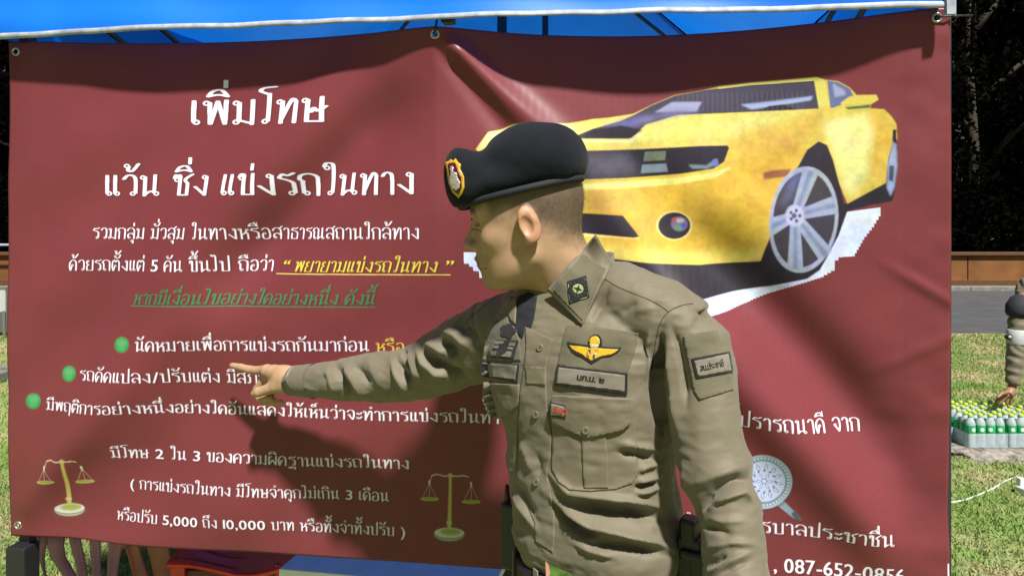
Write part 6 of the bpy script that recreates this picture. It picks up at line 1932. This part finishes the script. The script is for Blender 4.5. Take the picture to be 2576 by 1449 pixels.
for (a_, b_, c_, e_) in (((2533, 990), (2518, 998), (2509, 1006), (2504, 1013)), ((2537, 993), (2524, 1003), (2517, 1010), (2514, 1016)), ((2541, 995), (2535, 1006), (2532, 1014), (2533, 1019)), ((2545, 993), (2544, 1006), (2543, 1014), (2541, 1020))):
    Yf = 5.08 + .01 * (a_[0] - 2533) / 4
    m = MB(); m.tube([at(*a_, Yf), at(*b_, Yf), at(*c_, Yf), at(*e_, Yf)], [.0125, .0115, .0105, .009], 10); hand2.append((m.v, m.f))
m = MB(); m.tube([at(2536, 985, 5.07), at(2520, 990, 5.04), at(2508, 1000, 5.03)], [.014, .012, .010], 10); hand2.append((m.v, m.f))
armL = [che + Vector((.0, -.22, -.02)), Vector((3.74, 5.00, .78)), Vector((3.72, 4.96, .55))]
m = MB(); m.tube(armL + [Vector((3.70, 4.97, .47))], [.045, .035, .027, .025], 14); hand2.append((m.v, m.f))
hand2 += hang_hand(Vector((3.70, 4.97, .46)), Vector((-.1, 0, -1)).normalized(), Vector((-1, 0, 0)), 1)
m = MB(); m.tube([nec, (nec + hed) / 2, hed], [.055, .055, .05], 16); hand2.append((m.v, m.f))
m = MB(); m.ell(hed, (.078, .098, .112)); hand2.append((m.v, m.f))
m = MB(); m.ell(hed + Vector((-.02, -.05, -.05)), (.055, .06, .07)); hand2.append((m.v, m.f))
m = MB(); m.ell(hed + Vector((-.02, -.115, -.02)), (.012, .018, .016)); hand2.append((m.v, m.f))
m = MB(); m.tube(armp, [.04, .038, .036, .03, .027], 14); hand2.append((m.v, m.f))
m = MB(); m.tube([hip2, che, nec], [.08, .10, .05], 14); hand2.append((m.v, m.f))
V2, Q2 = remesh(hand2, .005, 1)
p2 = mesh_np('person', V2, Q2, skin_mat('skin_tan', (.24, .125, .075)), None, True)
set_tone(p2, np.ones((len(V2), 3)))
tag(p2, 'man in olive uniform and white armband bending to the bottles at the right edge', 'person')
shl = [torso2]
m = MB(); m.tube([at(2569, 790, 5.20)] + armp[1:-1] + [at(2547, 966, 5.13)], [.068, .066, .062, .056, .045], 22); shl.append((m.v, m.f))
m = MB(); m.tube(armL, [.075, .055, .042], 18); shl.append((m.v, m.f))
V2, Q2 = remesh(shl, .007, 3); N2 = vnormals(V2, Q2)
V2 = V2 + N2 * (.004 * (1 - 2 * np.abs(vnoise(V2 * np.array([1, 1, 2.5]), 10, 61))) + .003 * np.sin(V2[:, 2] * 60 + V2[:, 0] * 50 + 7 * vnoise(V2, 8, 63)) + .002 * vnoise(V2, 30, 62))[:, None]
mesh_np('shirt', V2, Q2, M_SHIRT, p2, True)
m = MB(); m.tube([at(2572, 742, 5.20), at(2570, 752, 5.2), at(2566, 772, 5.2), at(2564, 790, 5.19), at(2563, 798, 5.19)], [.030, .068, .088, .086, .070], 24); m.build('shoulder_cover', mat('navy_cloth', (.012, .014, .022), .8), p2, True)
m = MB(); m.tube([at(2561, 828, 5.175), at(2561, 832, 5.175), at(2559, 864, 5.17), at(2559, 866, 5.17)], [.066, .070, .069, .064], 28); ab = m.build('armband', mat('white_cloth', (.40, .42, .43), .7, var=.06), p2, True)
c_ = at(2541, 848, 5.09)
m = MB(); m.tube([c_ + Vector((0, .03, 0)), c_ + Vector((0, .0, 0))], [.020, .020], 20); m.build('emblem_ring', M_DARK, ab, True)
m = MB(); m.tube([c_ + Vector((0, .03, 0)), c_ + Vector((0, -.002, 0))], [.012, .012], 16); m.build('emblem_disc', M_GRY, ab, True)
m = MB(); m.tube([hip2 + Vector((.05, 0, .01)), hip2 + Vector((-.06, 0, .03)), (hip2 + che) / 2 + Vector((-.02, 0, .05)), che + Vector((.02, 0, .0))], [.150, .163, .160, .145], 24); m.build('vest', mat('orange_vest', (.45, .05, .02), .7), p2, True)
shl = []
for s_ in (-1, 1):
    m = MB(); m.tube([hip2 + Vector((.04, .10 * s_, 0)), hip2 + Vector((.0, .12 * s_, -.35)), Vector((4.20, 5.45 + .15 * s_, .10))], [.12, .09, .07], 20); shl.append((m.v, m.f))
V2, Q2 = remesh(shl, .01, 2); mesh_np('trousers', V2, Q2, M_TROU, p2, True)
for s_ in (-1, 1):
    MB().ell((4.13, 5.45 + .15 * s_, .05), (.14, .055, .055)).build('boot', M_LEATH, p2, True)
